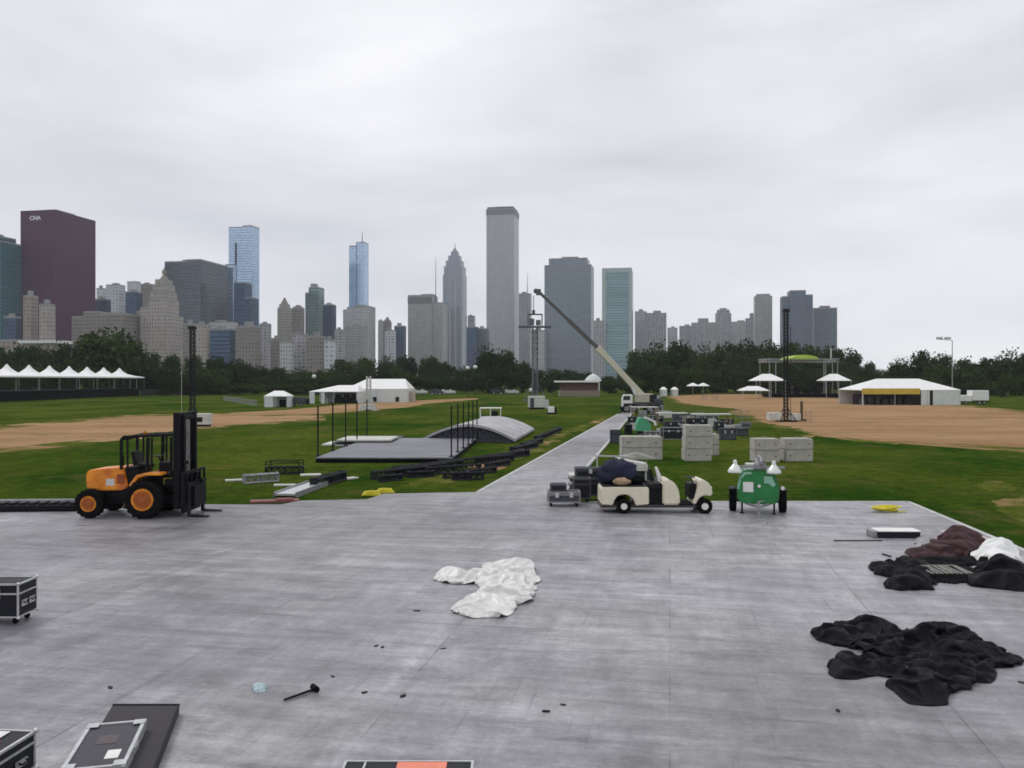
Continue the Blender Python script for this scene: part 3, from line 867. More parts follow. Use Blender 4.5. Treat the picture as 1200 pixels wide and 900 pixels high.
row(612, 740, 21, 0, 360, 32, 'small distant tree beyond the crane, # in the back row', 'distant trees beyond the crane')
row(560, 740, 22, 17, 300, 34, 'low tree at far end of the field, # from the left', 'low trees at the far end of the field', jit=.3)
row(748, 1006, 26, 0, 330, 44, 'tall dark tree behind the small stage, # in the back row', 'tall trees behind the small stage')
row(745, 1014, 24, 13, 296, 44, 'dark tree in the middle row behind the small stage, # from left', 'middle row of trees behind the small stage')
row(740, 1024, 23, 28, 276, 40, 'low dark tree close behind the small stage, # from the left', 'low trees close behind the small stage')
row(1018, 1046, 13, 0, 300, 22, 'small tree between the stage and the yellow banded tent, # one', 'small trees left of the yellow banded tent')
row(1056, 1300, 24, 0, 290, 40, 'tree on the right skyline, # from the left', 'trees on the right skyline')
row(1050, 1300, 24, 15, 255, 40, 'tree in the nearer row behind yellow banded tent, # from left', 'nearer trees behind the yellow banded tent')
row(1046, 1290, 24, 27, 238, 34, 'dark shrub behind the yellow banded tent, # from left', 'shrubs behind the yellow banded tent', 'shrub', 'shrub')
# ---------------------------------------------------------------- materials for things
M_ = dict(
 white=mt('tent_white', (.80, .80, .79), .6, 0, .06, 1), tentwall=mt('tent_wall', (.62, .66, .65), .6, 0, .1, 1.5), windw=mt('tent_window', (.35, .4, .4), .4),
 black=mt('black_cloth', (.005, .005, .007), .85, 0, .4, 2, spec=.1), blk=mt('black_paint', (.006, .006, .009), .55, 0, .3, 5, spec=.18), rubber=mt('rubber', (.007, .007, .008), .85, 0, .3, 9, .3, spec=.12),
 orange=mt('orange_paint', (.85, .32, .008), .42, 0, .2, 2, dirt=(.60, .14, .008), coat=.2), rim=mt('orange_rim', (.80, .30, .012), .5, 0, .25, 6, dirt=(.5, .12, .02)),
 steel=mt('steel', (.32, .32, .33), .5, .5, .25, 5), alu=mt('aluminium', (.6, .61, .62), .42, .7, .15, 6), cream=mt('cream_paint', (.74, .69, .54), .45, 0, .08, 3, coat=.2),
 wht=mt('white_paint', (.78, .78, .75), .45, 0, .08, 3), green=mt('green_paint', (.008, .20, .042), .38, 0, .25, 3, coat=.3), mint=mt('pale_green', (.28, .52, .38), .5, 0, .15, 3),
 case=mt('case_panel', (.010, .011, .017), .55, 0, .3, 4, spec=.3), caseg=mt('case_grey', (.07, .075, .09), .6, 0, .35, 3, spec=.3), block=mt('ballast_concrete', (.44, .42, .375), .9, 0, .18, 2.5, .3),
 slab=mt('stage_board', (.19, .19, .215), .55, 0, .5, .5, stretch=(.35, 2.2, 1)), lite=mt('pale_board', (.58, .58, .54), .7, 0, .2, 2), glass=mt('dark_glass', (.03, .04, .045), .12, 0, .1, 2),
 yellow=mt('yellow_band', (.58, .42, .05), .6, 0, .2, 2), ylw=mt('yellow_cable', (.72, .62, .03), .5, 0, .15, 8), lens=mt('lamp_glass', (.7, .74, .7), .15, .2, .05, 4),
 wood=mt('bare_wood', (.30, .21, .13), .8, 0, .25, 4), lime=mt('lime_canvas', (.42, .62, .07), .6, 0, .2, 1), blue=mt('dark_blue_cloth', (.006, .008, .036), .8, 0, .35, 3),
 rustd=mt('red_brown', (.22, .035, .03), .6, 0, .3, 3), seat=mt('seat_vinyl', (.012, .011, .012), .6, spec=.2), darkst=mt('dark_steel', (.013, .014, .020), .6, .0, .3, 4, spec=.25), maroon=mt('maroon_cloth', (.045, .012, .016), .8, 0, .4, 3))

def wheel(parent, c, r, w, rimmat, side=-1, n=28, g=1.0):
    """wheel with its axle along y; side -1 shows the dish towards -y"""
    c = Vector(c)
    t = MB()
    t.lathe([(r * .60, -w / 2 * .9), (r * .86, -w / 2), (r * .97, -w / 2 * .78), (r, -w / 2 * .4), (r, w / 2 * .4), (r * .97, w / 2 * .78), (r * .86, w / 2), (r * .60, w / 2 * .9)], c, 'y', n)
    for i in range(18):
        a = 2 * PI * i / 18
        p = c + Vector((math.cos(a) * r, 0, math.sin(a) * r))
        d = Vector((math.cos(a), 0, math.sin(a))) * r * .035
        t.bar(p + Vector((0, -w * .44, 0)) - d, p + Vector((0, w * .44, 0)) - d, r * .13, r * .10, up=(math.cos(a), 0, math.sin(a)))
    wo_ = t.build('wheel', M_['rubber'], parent)
    s = side
    q = MB()
    q.lathe([(r * .62 * g, s * w * .45), (r * .62 * g, s * w * .53), (r * .56 * g, s * w * .53), (r * .52 * g, s * w * .47), (r * .30 * g, s * w * .462), (r * .24, s * w * .50), (r * .14, s * w * .54), (.005, s * w * .55)], c, 'y', n)
    for i in range(6):
        a = 2 * PI * i / 6
        p = c + Vector((math.cos(a) * r * .36, s * w * .46, math.sin(a) * r * .36))
        q.tube(p, p + Vector((0, s * w * .06, 0)), r * .035, n=6)
    q.build('rim', rimmat, wo_)
    if rimmat is M_['rim']:
        h_ = MB()
        h_.lathe([(r * .47 * g, s * w * .53), (r * .46 * g, s * w * .56), (r * .22, s * w * .545), (r * .20, s * w * .60), (.005, s * w * .61)], c, 'y', n)
        for i in range(8):
            a = 2 * PI * i / 8
            p = c + Vector((math.cos(a) * r * .34, s * w * .55, math.sin(a) * r * .34))
            h_.tube(p, p + Vector((0, s * w * .06, 0)), r * .03, n=6)
        h_.build('hub', mt('rusty_hub', (.42, .10, .012), .6, 0, .45, 9), wo_)
    return wo_

# ---------------------------------------------------------------- peaked tents on a raised viewing platform
P0, P1 = G(-60, 473.5), G(163, 463.6)
dv = (P1 - P0); L = dv.length; yaw = math.atan2(dv.y, dv.x)
t = thing('viewing_platform', 'long raised black skirted platform carrying the peaked white tents', 'platform', P0, yaw)
q = MB(); q.box(0, L, 0, 7, 0, 2.0); q.build('skirt', M_['black'], t)
q = MB(); q.box(-.2, L + .2, -.25, 7.2, 2.01, 2.22); q.build('floor', M_['darkst'], t)
q = MB()
k = 0.0
while k < L:
    q.tube((k, -.15, 2.2), (k, -.15, 3.3), .03, n=4); k += 1.6
q.bar((0, -.15, 3.3), (L, -.15, 3.3), .05); q.bar((0, -.15, 2.75), (L, -.15, 2.75), .04)
q.build('railing', M_['darkst'], t)
def tent(parent_loc, yaw, lab, S=4.9, zb=2.22, post=2.9, pk=2.9):
    o = thing('peaked_tent', lab, 'tent', parent_loc, yaw, 'peaked white tents in a row at left')
    h = S / 2
    prof = [(h, post), (h * .99, post + .32), (h * .62, post + .62), (h * .33, post + 1.15), (h * .14, post + 1.95), (h * .03, post + pk - .1), (.01, post + pk)]
    m = MB()
    N = 24
    vv, ff = [], []
    for r, z in prof:
        for i in range(N):
            a = 2 * PI * i / N + PI / 4
            s = r / max(abs(math.cos(a)), abs(math.sin(a)))
            if r < h * .5: s = s * .5 + r * .62
            vv.append((s * math.cos(a), s * math.sin(a), z))
    for k in range(len(prof) - 1):
        for i in range(N):
            j = (i + 1) % N
            ff.append((k * N + i, k * N + j, (k + 1) * N + j, (k + 1) * N + i))
    m.add(vv, ff)
    m.build('canopy', M_['white'], o)
    for sx in (-1, 1):
        for sy in (-1, 1):
            MB().tube((sx * (h - .1), sy * (h - .1), 0), (sx * (h - .1), sy * (h - .1), post + .1), .05, n=6).build('leg', M_['steel'], o)
    return o
peaks = [-20, 8, 34, 58, 81, 102, 121.5, 140]
Lvec = dv.normalized(); Pn = Vector((-Lvec.y, Lvec.x, 0))
base2 = P0 + Pn * 3.2
def on_line(px, base):
    k = (px - 600) / F
    s = (k * base.y - base.x) / (Lvec.x - k * Lvec.y)
    return base + Lvec * s
locs = [on_line(p, base2) for p in peaks]
for i, p in enumerate(locs):
    nb = (locs[i + 1] - p).length if i < len(locs) - 1 else (p - locs[i - 1]).length
    tent((p.x, p.y, 2.22), yaw, 'white peaked tent on the long platform, %s from the left edge' % ORD[i], S=nb * .99)
t = thing('awning', 'small white awning sloping off the last peaked tent', 'awning', G(158, 464.0) + Pn * 2 + Vector((0, 0, 2.22)), yaw)
MB().add([(-3.2, -2, 3.3), (1.6, -2, 2.75), (1.6, 2, 2.75), (-3.2, 2, 3.3), (-3.2, -2, 3.22), (1.6, -2, 2.67), (1.6, 2, 2.67), (-3.2, 2, 3.22)],
         [(0, 1, 2, 3), (7, 6, 5, 4), (0, 4, 5, 1), (1, 5, 6, 2), (2, 6, 7, 3), (3, 7, 4, 0)]).build('canopy', M_['white'], t)
for y in (-1.9, 1.9):
    MB().tube((1.5, y, 0), (1.5, y, 2.7), .05, n=6).build('leg', M_['wht'], t)
def fence(a, b, h, lab, mat, post=2.4, name='fence', solid=True):
    d = b - a; L = d.length
    t = thing(name, lab, 'fence', a, math.atan2(d.y, d.x))
    if solid:
        MB().box(0, L, .03, .06, .05, h).build('screen', mat, t)
    q = MB(); x = 0
    while x <= L:
        q.tube((x, 0, 0), (x, 0, h + .05), .035, n=5); x += post
    if not solid:
        q.bar((0, 0, h), (L, 0, h), .05); q.bar((0, 0, .25), (L, 0, .25), .05)
        x = 0
        while x < L:
            q.tube((x, 0, .25), (x, 0, h), .012, n=4); x += .3
    q.build('posts', M_['steel'] if not solid else M_['darkst'], t)
fence(G(165, 463.8), G(300, 460.8), 1.9, 'dark mesh fence running right from the black platform', mt('dark_mesh', (.03, .035, .04), .9), post=3)
fence(G(262, 470), G(302, 477), 1.05, 'light steel barrier row left of the small pavilion tent', M_['alu'], post=2.2, name='barrier', solid=False)
fence(G(345, 462.8), G(400, 462.5), 1.3, 'low dark fence behind the flat cream tent', mt('dark_mesh', (.03, .035, .04), .9), post=3, name='low_fence')

def floodlight(px, D, ytop, lab, arm=-1):
    x = (px - 600) / F * D
    H = zt(ytop, D)
    t = thing('floodlight_pole', lab, 'floodlight', (x, D, 0))
    MB().tube((0, 0, 0), (0, 0, H), .16, .09, 8).build('pole', M_['steel'], t)
    MB().bar((0, 0, H), (arm * D * .016, 0, H + .3), .12).build('arm', M_['steel'], t)
    for k in (.35, .95):
        MB().box(arm * D * .016 * k - .7, arm * D * .016 * k + .7, -.5, .4, H + .3, H + .9).build('lamp_head', M_['alu'], t, bevel=.1)
floodlight(1116, 215, 399, 'tall slim floodlight pole above the trees at right')

# ---------------------------------------------------------------- white tents in the middle distance
def gable_tent(px0, px1, ybase, D, eave, ridge, depth, lab, name='white_tent', wallmat=None, opens=(), slope_end=0.0, slope2=None, walls=True, yawd=0.0):
    A = at(px0, ybase, D); A.z = 0
    W = (px1 - px0) / F * D
    t = thing(name, lab, 'tent', A, yawd)
    s = slope_end * W
    s2 = s if slope2 is None else slope2 * W
    r = MB()
    r.add([(0, 0, eave), (W, 0, eave), (W, depth, eave), (0, depth, eave), (s, depth / 2, ridge), (W - s2, depth / 2, ridge),
           (0, 0, eave - .12), (W, 0, eave - .12), (W, depth, eave - .12), (0, depth, eave - .12)],
          [(0, 1, 5, 4), (2, 3, 4, 5), (3, 0, 4), (1, 2, 5), (6, 7, 1, 0), (7, 8, 2, 1), (8, 9, 3, 2), (9, 6, 0, 3), (9, 8, 7, 6)])
    r.build('canopy', M_['white'], t)
    if walls:
        x = 0.05
        wm = wallmat or M_['tentwall']
        segs = sorted(opens)
        for a, b in segs + [(1.0, 1.0)]:
            if a * W - .05 > x: MB().box(x, a * W - .05, .05, .12, 0, eave - .13).build('side_wall', wm, t)
            x = b * W
        MB().box(.05, W - .05, depth - .15, depth - .05, 0, eave - .13).build('back_wall', wm, t)
        MB().box(W - .12, W - .05, .13, depth - .16, 0, eave - .13).build('side_wall', wm, t)
    n = max(2, int(W / 4.5))
    for k in range(n + 1):
        MB().tube((.1 + (W - .2) * k / n, .02, 0), (.1 + (W - .2) * k / n, .02, eave - .13), .05, n=6).build('leg', M_['alu'], t)
    return t, W
# clearspan tent
D = 172
t, W = gable_tent(405, 478, 471.5, D, 2.75 * 1.0, 4.75, 12, 'large white clearspan tent with long ridge at the field edge', slope_end=.26, slope2=.10, name='clearspan_tent')
for a, b in ((.44, .50), (.80, .86)):
    MB().box(W * a, W * b, -.01, .045, .15, 1.1).build('door', M_['darkst'], t)
MB().box(W * .955, W * 1.05, 2, 8, 0, 2.2).build('end_annex', mt('annex_tan', (.40, .35, .29), .8), t)
t, W = gable_tent(362, 420, 473, 164, 2.3, 3.5, 9, 'low cream white tent with open front left of the clearspan tent', slope_end=.5, slope2=.08, opens=((.12, .25), (.32, .96)), name='open_tent')
for k in (.18, .45, .62, .78):
    c_ = MB(); c_.box(W * k, W * k + 1.4, 3, 4, 0, 1.1).box(W * k + .2, W * k + 1.1, 3.2, 3.9, 1.1, 1.7)
    c_.build('counter', M_['darkst'] if k > .3 else M_['lite'], t)
t, W = gable_tent(309, 337, 477, 141, 1.85, 2.7, 4, 'small white pavilion tent alone on the dirt infield', slope_end=.3, opens=((.4, .95),), name='pavilion_tent')
MB().box(W * .55, W * .8, 1.5, 2.5, 0, 1.2).build('counter', M_['blk'], t)
o_ = thing('equipment_cart', 'grey equipment trailer right of the small pavilion tent', 'trailer', G(340, 476.5))
MB().box(0, 2.6, 0, 1.2, .45, 1.6).build('body', M_['caseg'], o_, bevel=.05)
MB().box(2.7, 3.1, .3, .9, .3, 1.3).build('drawbar_box', M_['darkst'], o_)
wheel(o_, (.6, -.02, .3), .3, .18, M_['steel']); wheel(o_, (1.9, -.02, .3), .3, .18, M_['steel'])
# yellow banded tent at right
D = 153
t, W = gable_tent(1010, 1126, 475, D, 2.75, 4.75, 11, 'long white tent with yellow band along its front at right', slope_end=.28, opens=((.02, .60), (.69, .72)), name='banded_tent')
MB().box(0, W * .585, -.16, -.03, 1.95, 3.0).build('yellow_band', M_['yellow'], t)
MB().box(W * .02, W * .58, 5, 5.1, 0, 1.9).build('back_screen', mt('purple_grey', (.06, .05, .085), .8), t)
q = MB()
for k in range(7): q.box(W * (.06 + .075 * k), W * (.06 + .075 * k) + .9, 3, 4, 0, 1.0 + .35 * (k % 3))
q.build('counter', M_['caseg'], t)
o_ = thing('box_trailer', 'white box trailer parked right of the yellow banded tent', 'trailer', G(1127, 474.0))
MB().box(0, 2.0, 0, 1.8, .55, 1.7).build('nose', M_['wht'], o_, bevel=.08)
MB().box(2.0, 5.0, -.05, 2.0, .75, 2.6).build('box', M_['wht'], o_, bevel=.04)
MB().box(.1, 5.3, .1, 1.8, .35, .54).build('chassis', M_['blk'], o_)
for x in (.7, 3.2, 4.1): wheel(o_, (x, -.02, .33), .33, .2, M_['steel'])
# small stage with lime canopy
D = 222
t = thing('festival_stage', 'small stage with steel truss roof and lime green canopy', 'stage', at(900, 446, D) * Vector((1, 1, 0)))
def sx(px): return (px - 900) / F * D
q = MB(); q.box(sx(905), sx(985), 0, 9, 0, 1.0); q.build('deck', M_['black'], t)
zr0, zr1 = zt(424.5, D), zt(420, D)
def truss(m, a, b, s=.5, r=.05, step=None):
    a, b = Vector(a), Vector(b); d = b - a; L = d.length; d.normalize()
    u = Vector((0, 0, 1)) if abs(d.z) < .9 else Vector((0, 1, 0))
    x = d.cross(u).normalized() * s / 2; y = x.cross(d).normalized() * s / 2
    cs = [x + y, x - y, -x - y, -x + y]
    for c in cs: m.tube(a + c, b + c, r, n=5)
    n = max(1, int(L / (step or s * 1.6)))
    for i in range(n):
        p, q_ = a + d * (L * i / n), a + d * (L * (i + 1) / n)
        for k in range(4):
            m.tube(p + cs[k], q_ + cs[(k + 1) % 4], r * .55, n=4)
            m.tube(p + cs[k], p + cs[(k + 1) % 4], r * .55, n=4)
    return m
q = MB()
for y in (.3, 8.7):
    truss(q, (sx(901), y, (zr0 + zr1) / 2), (sx(983), y, (zr0 + zr1) / 2), .8, .07)
for x in (901.5, 982.5):
    truss(q, (sx(x), .8, (zr0 + zr1) / 2), (sx(x), 8.2, (zr0 + zr1) / 2), .9, .1)
q.build('roof_truss', M_['steel'], t)
for x, y in ((902, .3), (909.5, .3), (966, .3), (976, .3), (982, .3), (902, 8.7), (982, 8.7)):
    MB().tube((sx(x), y, 0), (sx(x), y, zr0), .12, n=6).build('tower', M_['steel'], t)
MB().tube((sx(975.5), 1, zr1), (sx(975.5), 1, zt(408, D)), .18, n=6).build('mast', M_['lite'], t)
ap = []
for k in range(9):
    a = k / 8
    ap.append((sx(925) + (sx(962) - sx(925)) * a, zr1 - .3 + math.sin(a * PI) ** .6 * 1.25))
MB().extr(ap, .2, 9).build('canopy', M_['lime'], t)
for k in range(5): MB().box(sx(915) + k * 2.6, sx(915) + k * 2.6 + 1.6, 5, 6.2, 1.0, 1.8 + .5 * (k % 3)).build('riser', M_['black'], t)
for px0, px1, yb, eD, lab in ((886, 921, 458, 214, 'white open sided tent left of the small stage'), (968, 998, 458, 214, 'white open sided tent right of the small stage')):
    gable_tent(px0, px1, yb, eD, (446 - 444) / F * eD * 1 + CAMH - .4, zt(438, eD), 7, lab, slope_end=.35, walls=False, name='open_tent')
t, W = gable_tent(870, 902, 461, 205, zt(457, 205) - .1, zt(452.5, 205), 5, 'low white awning in front of the left stage tent', slope_end=.3, walls=False, name='awning_tent')
for px0, lab in ((775, 'small white marquee behind crane, first below dark trees'), (788, 'small white marquee behind crane, second below dark trees')):
    gable_tent(px0, px0 + 7, 460, 240, 1.9, 2.6, 3, lab, slope_end=.3, name='marquee')
for i, (px, lab) in enumerate(((812, 'white parasol tilted beneath the dark trees, nearer the crane'), (824, 'white parasol tilted beneath the dark trees, nearer the stage'))):
    t = thing('parasol', lab, 'parasol', at(px, 446, 236) * Vector((1, 1, 0)))
    MB().tube((0, 0, 0), (0, 0, 3.6), .06, n=5).build('pole', M_['steel'], t)
    MB().lathe([(1.9, 2.9), (1.0, 3.4), (.05, 3.8)], n=8).build('canopy', M_['white'], t)

# ---------------------------------------------------------------- truss delay towers
def truss_tower(px, ybase, ytop, s, lab, head=None, name='truss_tower', mat=None, boxes=()):
    b = G(px, ybase); D = b.y; H = zt(ytop, D)
    t = thing(name, lab, 'tower', b)
    m = MB(); truss(m, (0, 0, .1), (0, 0, H), s, s * .13, s * 1.0)
    m.build('mast', mat or M_['darkst'], t)
    m = MB()
    for sx_, sy in ((1, 1), (1, -1), (-1, 1), (-1, -1)):
        m.bar((0, 0, .12), (sx_ * s * 2.4, sy * s * 2.4, .12), .14)
        m.tube((sx_ * s * 2.2, sy * s * 2.2, .15), (sx_ * s * .45, sy * s * .45, s * 4), .05, n=5)
    m.build('outrigger', mat or M_['darkst'], t)
    for (x0, x1, z1) in boxes:
        MB().box(x0, x1, -.6, .6, .2, z1).build('ballast', M_['lite'], t, bevel=.03)
    return t, D, H
t, D, H = truss_tower(921, 494.5, 366, .36, 'tall dark truss tower standing on the right dirt infield', boxes=((-1.9, -.6, 1.0), (.5, 1.4, .9)))
MB().box(-.3, .3, -.3, .3, H, H + .35).tube((.5, 0, H - 1.5), (.5, 0, .3), .03, n=4).build('head_block', M_['darkst'], t)
MB().bar((1.7, .1, .2), (1.7, .1, 2.2), .22).bar((1.2, .1, .2), (2.2, .1, .2), .2).build('side_post', mt('rusty_post', (.08, .055, .03), .8), t)
t, D, H = truss_tower(225.5, 497, 386, .40, 'tall dark truss tower behind the forklift mast')
MB().box(-.34, .34, -.3, .3, H, H + .3).build('head_block', M_['darkst'], t)
MB().tube((-1.1, 0, 0.1), (-1.1, 0, H - 2), .02, n=4).build('guy_wire', M_['lite'], t)
t = thing('generator', 'pale generator box beside the truss tower behind the forklift', 'generator', G(228.5, 500))
MB().box(0, 1.35, 0, .9, .18, 1.25).build('body', M_['lite'], t, bevel=.05)
MB().box(.1, 1.25, .1, .8, 0, .18).box(.2, .7, -.02, .02, .45, .9).build('vent', M_['blk'], t)
t, D, H = truss_tower(627, 470, 384, 1.05, 'tall grey spotlight tower with wide platform before skyline', mat=mt('grey_tower', (.14, .15, .18), .7, .2, .2, 1), name='spotlight_tower')
g_ = mt('grey_tower', (.14, .15, .18), .7, .2, .2, 1)
MB().box(-3.6, 3.4, -1.2, 1.2, H, H + .35).build('platform', g_, t)
q = MB()
for x in (-1.5, 1.5):
    for y in (-1.2, 1.2): q.tube((x, y, H + .5), (x, y, H + 2.8), .1, n=5)
q.box(-1.6, 1.6, -1.3, 1.3, H + 2.8, H + 2.9)
q.box(-1.3, -.2, -1, 1, H + .55, H + 1.9).box(.2, 1.2, -1, 1, H + .55, H + 1.6)
q.build('cabin', mt('grey_cabin', (.13, .14, .16), .7), t)
t, D, H = truss_tower(432, 481.5, 441, .55, 'short pale mast standing before the clearspan tent', mat=M_['lite'], name='light_mast', boxes=((-1.2, .9, .9),))

# ---------------------------------------------------------------- small things along the far edge of the field
def van(loc, rz, lab, L_=5.2, H_=2.3, mat=None, name='parked_van', cat='van'):
    t = thing(name, lab, cat, loc, rz)
    MB().extr([(0, .4), (L_, .4), (L_, 1.1), (L_ - .9, 1.25), (L_ - 1.5, H_), (.15, H_), (0, H_ - .2)], -.9, .9).build('body', mat or M_['wht'], t, bevel=.05)
    MB().box(.5, L_ - 1.9, -.93, .93, 1.35, 1.8).build('window', M_['glass'], t)
    for x in (1.0, L_ - 1.0):
        wheel(t, (x, -.85, .36), .36, .22, M_['alu'], -1, 16); wheel(t, (x, .85, .36), .36, .22, M_['alu'], 1, 16)
    return t
vs_ = [(434, 'white van near the trees, right of the clearspan tent'), (447, 'pale grey car under the trees right of the tents'),
       (519, 'white van under trees below the rocket shaped tower'), (566, 'dark car parked under the trees at field end')]
van(G(486, 462.3), .1, vs_[0][1], 4.0, 1.7, M_['tentwall']); van(G(503, 462.8), 0, 'grey car under trees right of the clearspan tent', 4.4, 1.5, M_['caseg'], 'parked_car', 'car')
van(G(518, 462.2), .2, vs_[2][1], 4.2, 1.6, M_['tentwall']); van(G(575, 462), 0, vs_[3][1], 4.4, 1.5, M_['glass'], 'parked_car', 'car')
van(G(592, 462), .1, 'silver car between the field end trees and pale cabin', 4.4, 1.5, M_['alu'], 'parked_car', 'car')
for px, py, lab in ((368, 441, 'white round lamp on a post left of the open tent'), (548, 431, 'white round lamp on a post under the rocket tower'), (557, 430, 'white lamp on a post right of the rocket tower'), (622, 457, 'white lit sign box on a post beside pale cabin')):
    Dd = 225 if py < 450 else 210
    t = thing('lamp_post', lab, 'lamp', at(px, 446, Dd) * Vector((1, 1, 0)))
    z = zt(py, Dd)
    MB().tube((0, 0, 0), (0, 0, z - .5), .09, n=6).build('post', M_['darkst'], t)
    MB().lathe([(.2, z - .5), (.5, z - .25), (.55, z + .1), (.3, z + .45)], n=10).build('globe', M_['wht'], t)
t = thing('site_cabin', 'pale site cabin with grey doors at field centre', 'cabin', G(619, 479.5))
MB().box(0, 2.6, 0, 2.2, .25, 2.0).build('body', M_['lite'], t, bevel=.04)
MB().box(2.6, 3.2, .2, 1.9, .1, 1.4).build('drawbar_box', M_['alu'], t)
MB().box(.3, .9, -.03, .02, .3, 1.7).build('door', M_['caseg'], t)
MB().box(.1, 2.5, .2, 2.0, 0, .25).build('skid', M_['blk'], t)
t = thing('generator', 'small white generator just right of the pale cabin', 'generator', G(642.5, 485.5))
MB().box(0, .8, 0, .7, .2, 1.0).build('body', M_['wht'], t, bevel=.05)
MB().box(-.2, 1.1, -.1, .8, 0, .2).box(.85, 1.1, .1, .5, .2, .9).build('frame', M_['blk'], t)
t = thing('service_building', 'low brown building with white flat roof before crane', 'building', at(656, 446, 235) * Vector((1, 1, 0)))
MB().box(0, 11, 0, 7, 0, 1.7).build('base_wall', mt('tan_wall', (.26, .22, .17), .9), t)
MB().box(.3, 10.7, .3, 6.7, 1.7, 3.9).build('wall', mt('brown_wall', (.12, .065, .045), .9), t)
MB().box(-1.2, 10.9, -.9, 7.5, 3.9, 4.4).build('roof', M_['white'], t)
t = thing('statue_plinth', 'small pale domed kiosk behind the low brown building', 'kiosk', at(695, 446, 255) * Vector((1, 1, 0)))
MB().lathe([(2.0, 0), (2.0, 4.2), (2.6, 4.3), (2.0, 5.2), (1.1, 6.0), (.1, 6.5)], n=12).build('body', M_['tentwall'], t)

# ---------------------------------------------------------------- mobile crane
b = G(752, 483.5); D = b.y
t = thing('mobile_crane', 'mobile crane with long telescopic boom raised to the left', 'crane', b)
def cx(px): return (px - 752) / F * D
q = MB(); q.box(cx(729), cx(776), -1.2, 1.2, .75, 1.35); q.box(cx(765), cx(775), -1.25, 1.25, 1.35, 1.9); q.build('carrier', M_['caseg'], t, bevel=.05)
MB().extr([(cx(728), .8), (cx(728), 1.9), (cx(730), 2.5), (cx(740), 2.5), (cx(740), .8)], -1.2, -.05).build('cab', M_['wht'], t, bevel=.06)
MB().box(cx(729), cx(737), -1.24, -1.19, 1.75, 2.3).build('cab_window', M_['glass'], t)
MB().box(cx(745), cx(764), -1.1, 1.1, 1.4, 2.6).build('superstructure', mt('crane_cream', (.50, .47, .38), .5), t, bevel=.08)
MB().box(cx(760), cx(768), -1.2, 1.2, 1.5, 2.5).build('counterweight', M_['darkst'], t)
for k, px in enumerate((733, 741, 760, 768)):
    for s in (-1, 1): wheel(t, (cx(px), s * 1.15, .6), .58, .4, M_['steel'], s, 18)
pB = Vector((cx(755), 0, zt(466, D))); pM = Vector((cx(700), -.6, zt(408, D))); pT = Vector((cx(631), -1.2, zt(343, D)))
MB().bar(pB, pM, .6, .78).bar(pB + (pM - pB) * .85, pM + (pM - pB) * .01, .66, .84).build('boom', mt('boom_cream', (.60, .57, .46), .5, 0, .1), t, bevel=.04)
dk = mt('boom_dark', (.10, .10, .10), .6)
MB().bar(pM, pM.lerp(pT, .5), .42, .5).bar(pM.lerp(pT, .42), pT, .32, .36).build('boom_extension', dk, t, bevel=.02)
MB().box(pT.x - .35, pT.x + .3, pT.y - .3, pT.y + .3, pT.z - .45, pT.z + .35).tube(pT + Vector((-.4, -.25, .1)), pT + Vector((-.4, .25, .1)), .32, n=10).build('boom_head', dk, t)
MB().tube(pT + Vector((-.7, 0, -.5)), pT + Vector((-.7, 0, -2.6)), .05, n=4).box(pT.x - .9, pT.x - .5, pT.y - .2, pT.y + .2, pT.z - 3.1, pT.z - 2.5).build('hook', dk, t)
MB().tube((cx(745), -.4, 2.3), pB.lerp(pM, .35), .2, n=8).build('lift_ram', M_['alu'], t)
for s in (-1, 1):
    for px in (736, 772): MB().bar((cx(px), s * 1.2, .9), (cx(px), s * 2.8, .9), .3).bar((cx(px), s * 2.8, .9), (cx(px), s * 2.8, .05), .22).build('outrigger', M_['steel'], t)
# ---------------------------------------------------------------- low stage with corner posts (left of the roadway)
a, b = G(370, 542.5), G(530, 542.5)
c_, d_ = G(559, 518), G(432, 518)
hS = .22
t = thing('stage_platform', 'low grey stage platform with black edge and thin posts', 'platform', a)
loc = lambda p: (p.x - a.x, p.y - a.y)
poly = [loc(p) for p in (a, b, c_, d_)]
MB().prism(poly, .02, hS).build('skirt', M_['black'], t)
MB().prism(poly, hS + .003, hS + .07).build('floor', M_['slab'], t)
def post_line(p, q_, n, tops):
    for i in range(n):
        k = i / (n - 1)
        v = p.lerp(q_, k) - a
        m = MB(); m.tube((v.x, v.y, 0), (v.x, v.y, tops), .045, n=6)
        m.box(v.x - .12, v.x + .12, v.y - .12, v.y + .12, hS + .07, hS + .12)
        m.build('post', M_['blk'], t)
aL, bL = a.copy(), b.copy()
post_line(G(369.5, 541) + Vector((.12, .1, 0)), G(430, 518.5), 5, 3.05)
post_line(G(529, 541.5), G(559, 518.5), 6, 3.05)
# stacks of pale boards behind the stage
for px0, px1, y, n, lab in ((386, 462, 524, 3, 'wide stack of pale boards behind the low stage'), (368, 392, 523.5, 1, 'single pale board left of the board stack'), (440, 468, 519.5, 2, 'short stack of pale boards behind the wide stack')):
    p = G(px0, y)
    t = thing('board_stack', lab, 'board stack', p)
    W = (px1 - px0) / F * p.y
    rnd = random.Random(px0)
    for k in range(n):
        j = rnd.random() * .5
        MB().box(j, W - j * .6, rnd.random() * .4, 3.2 + rnd.random(), .04 + k * .17, .14 + k * .17).build('board', M_['lite'] if k != 1 else M_['caseg'], t)
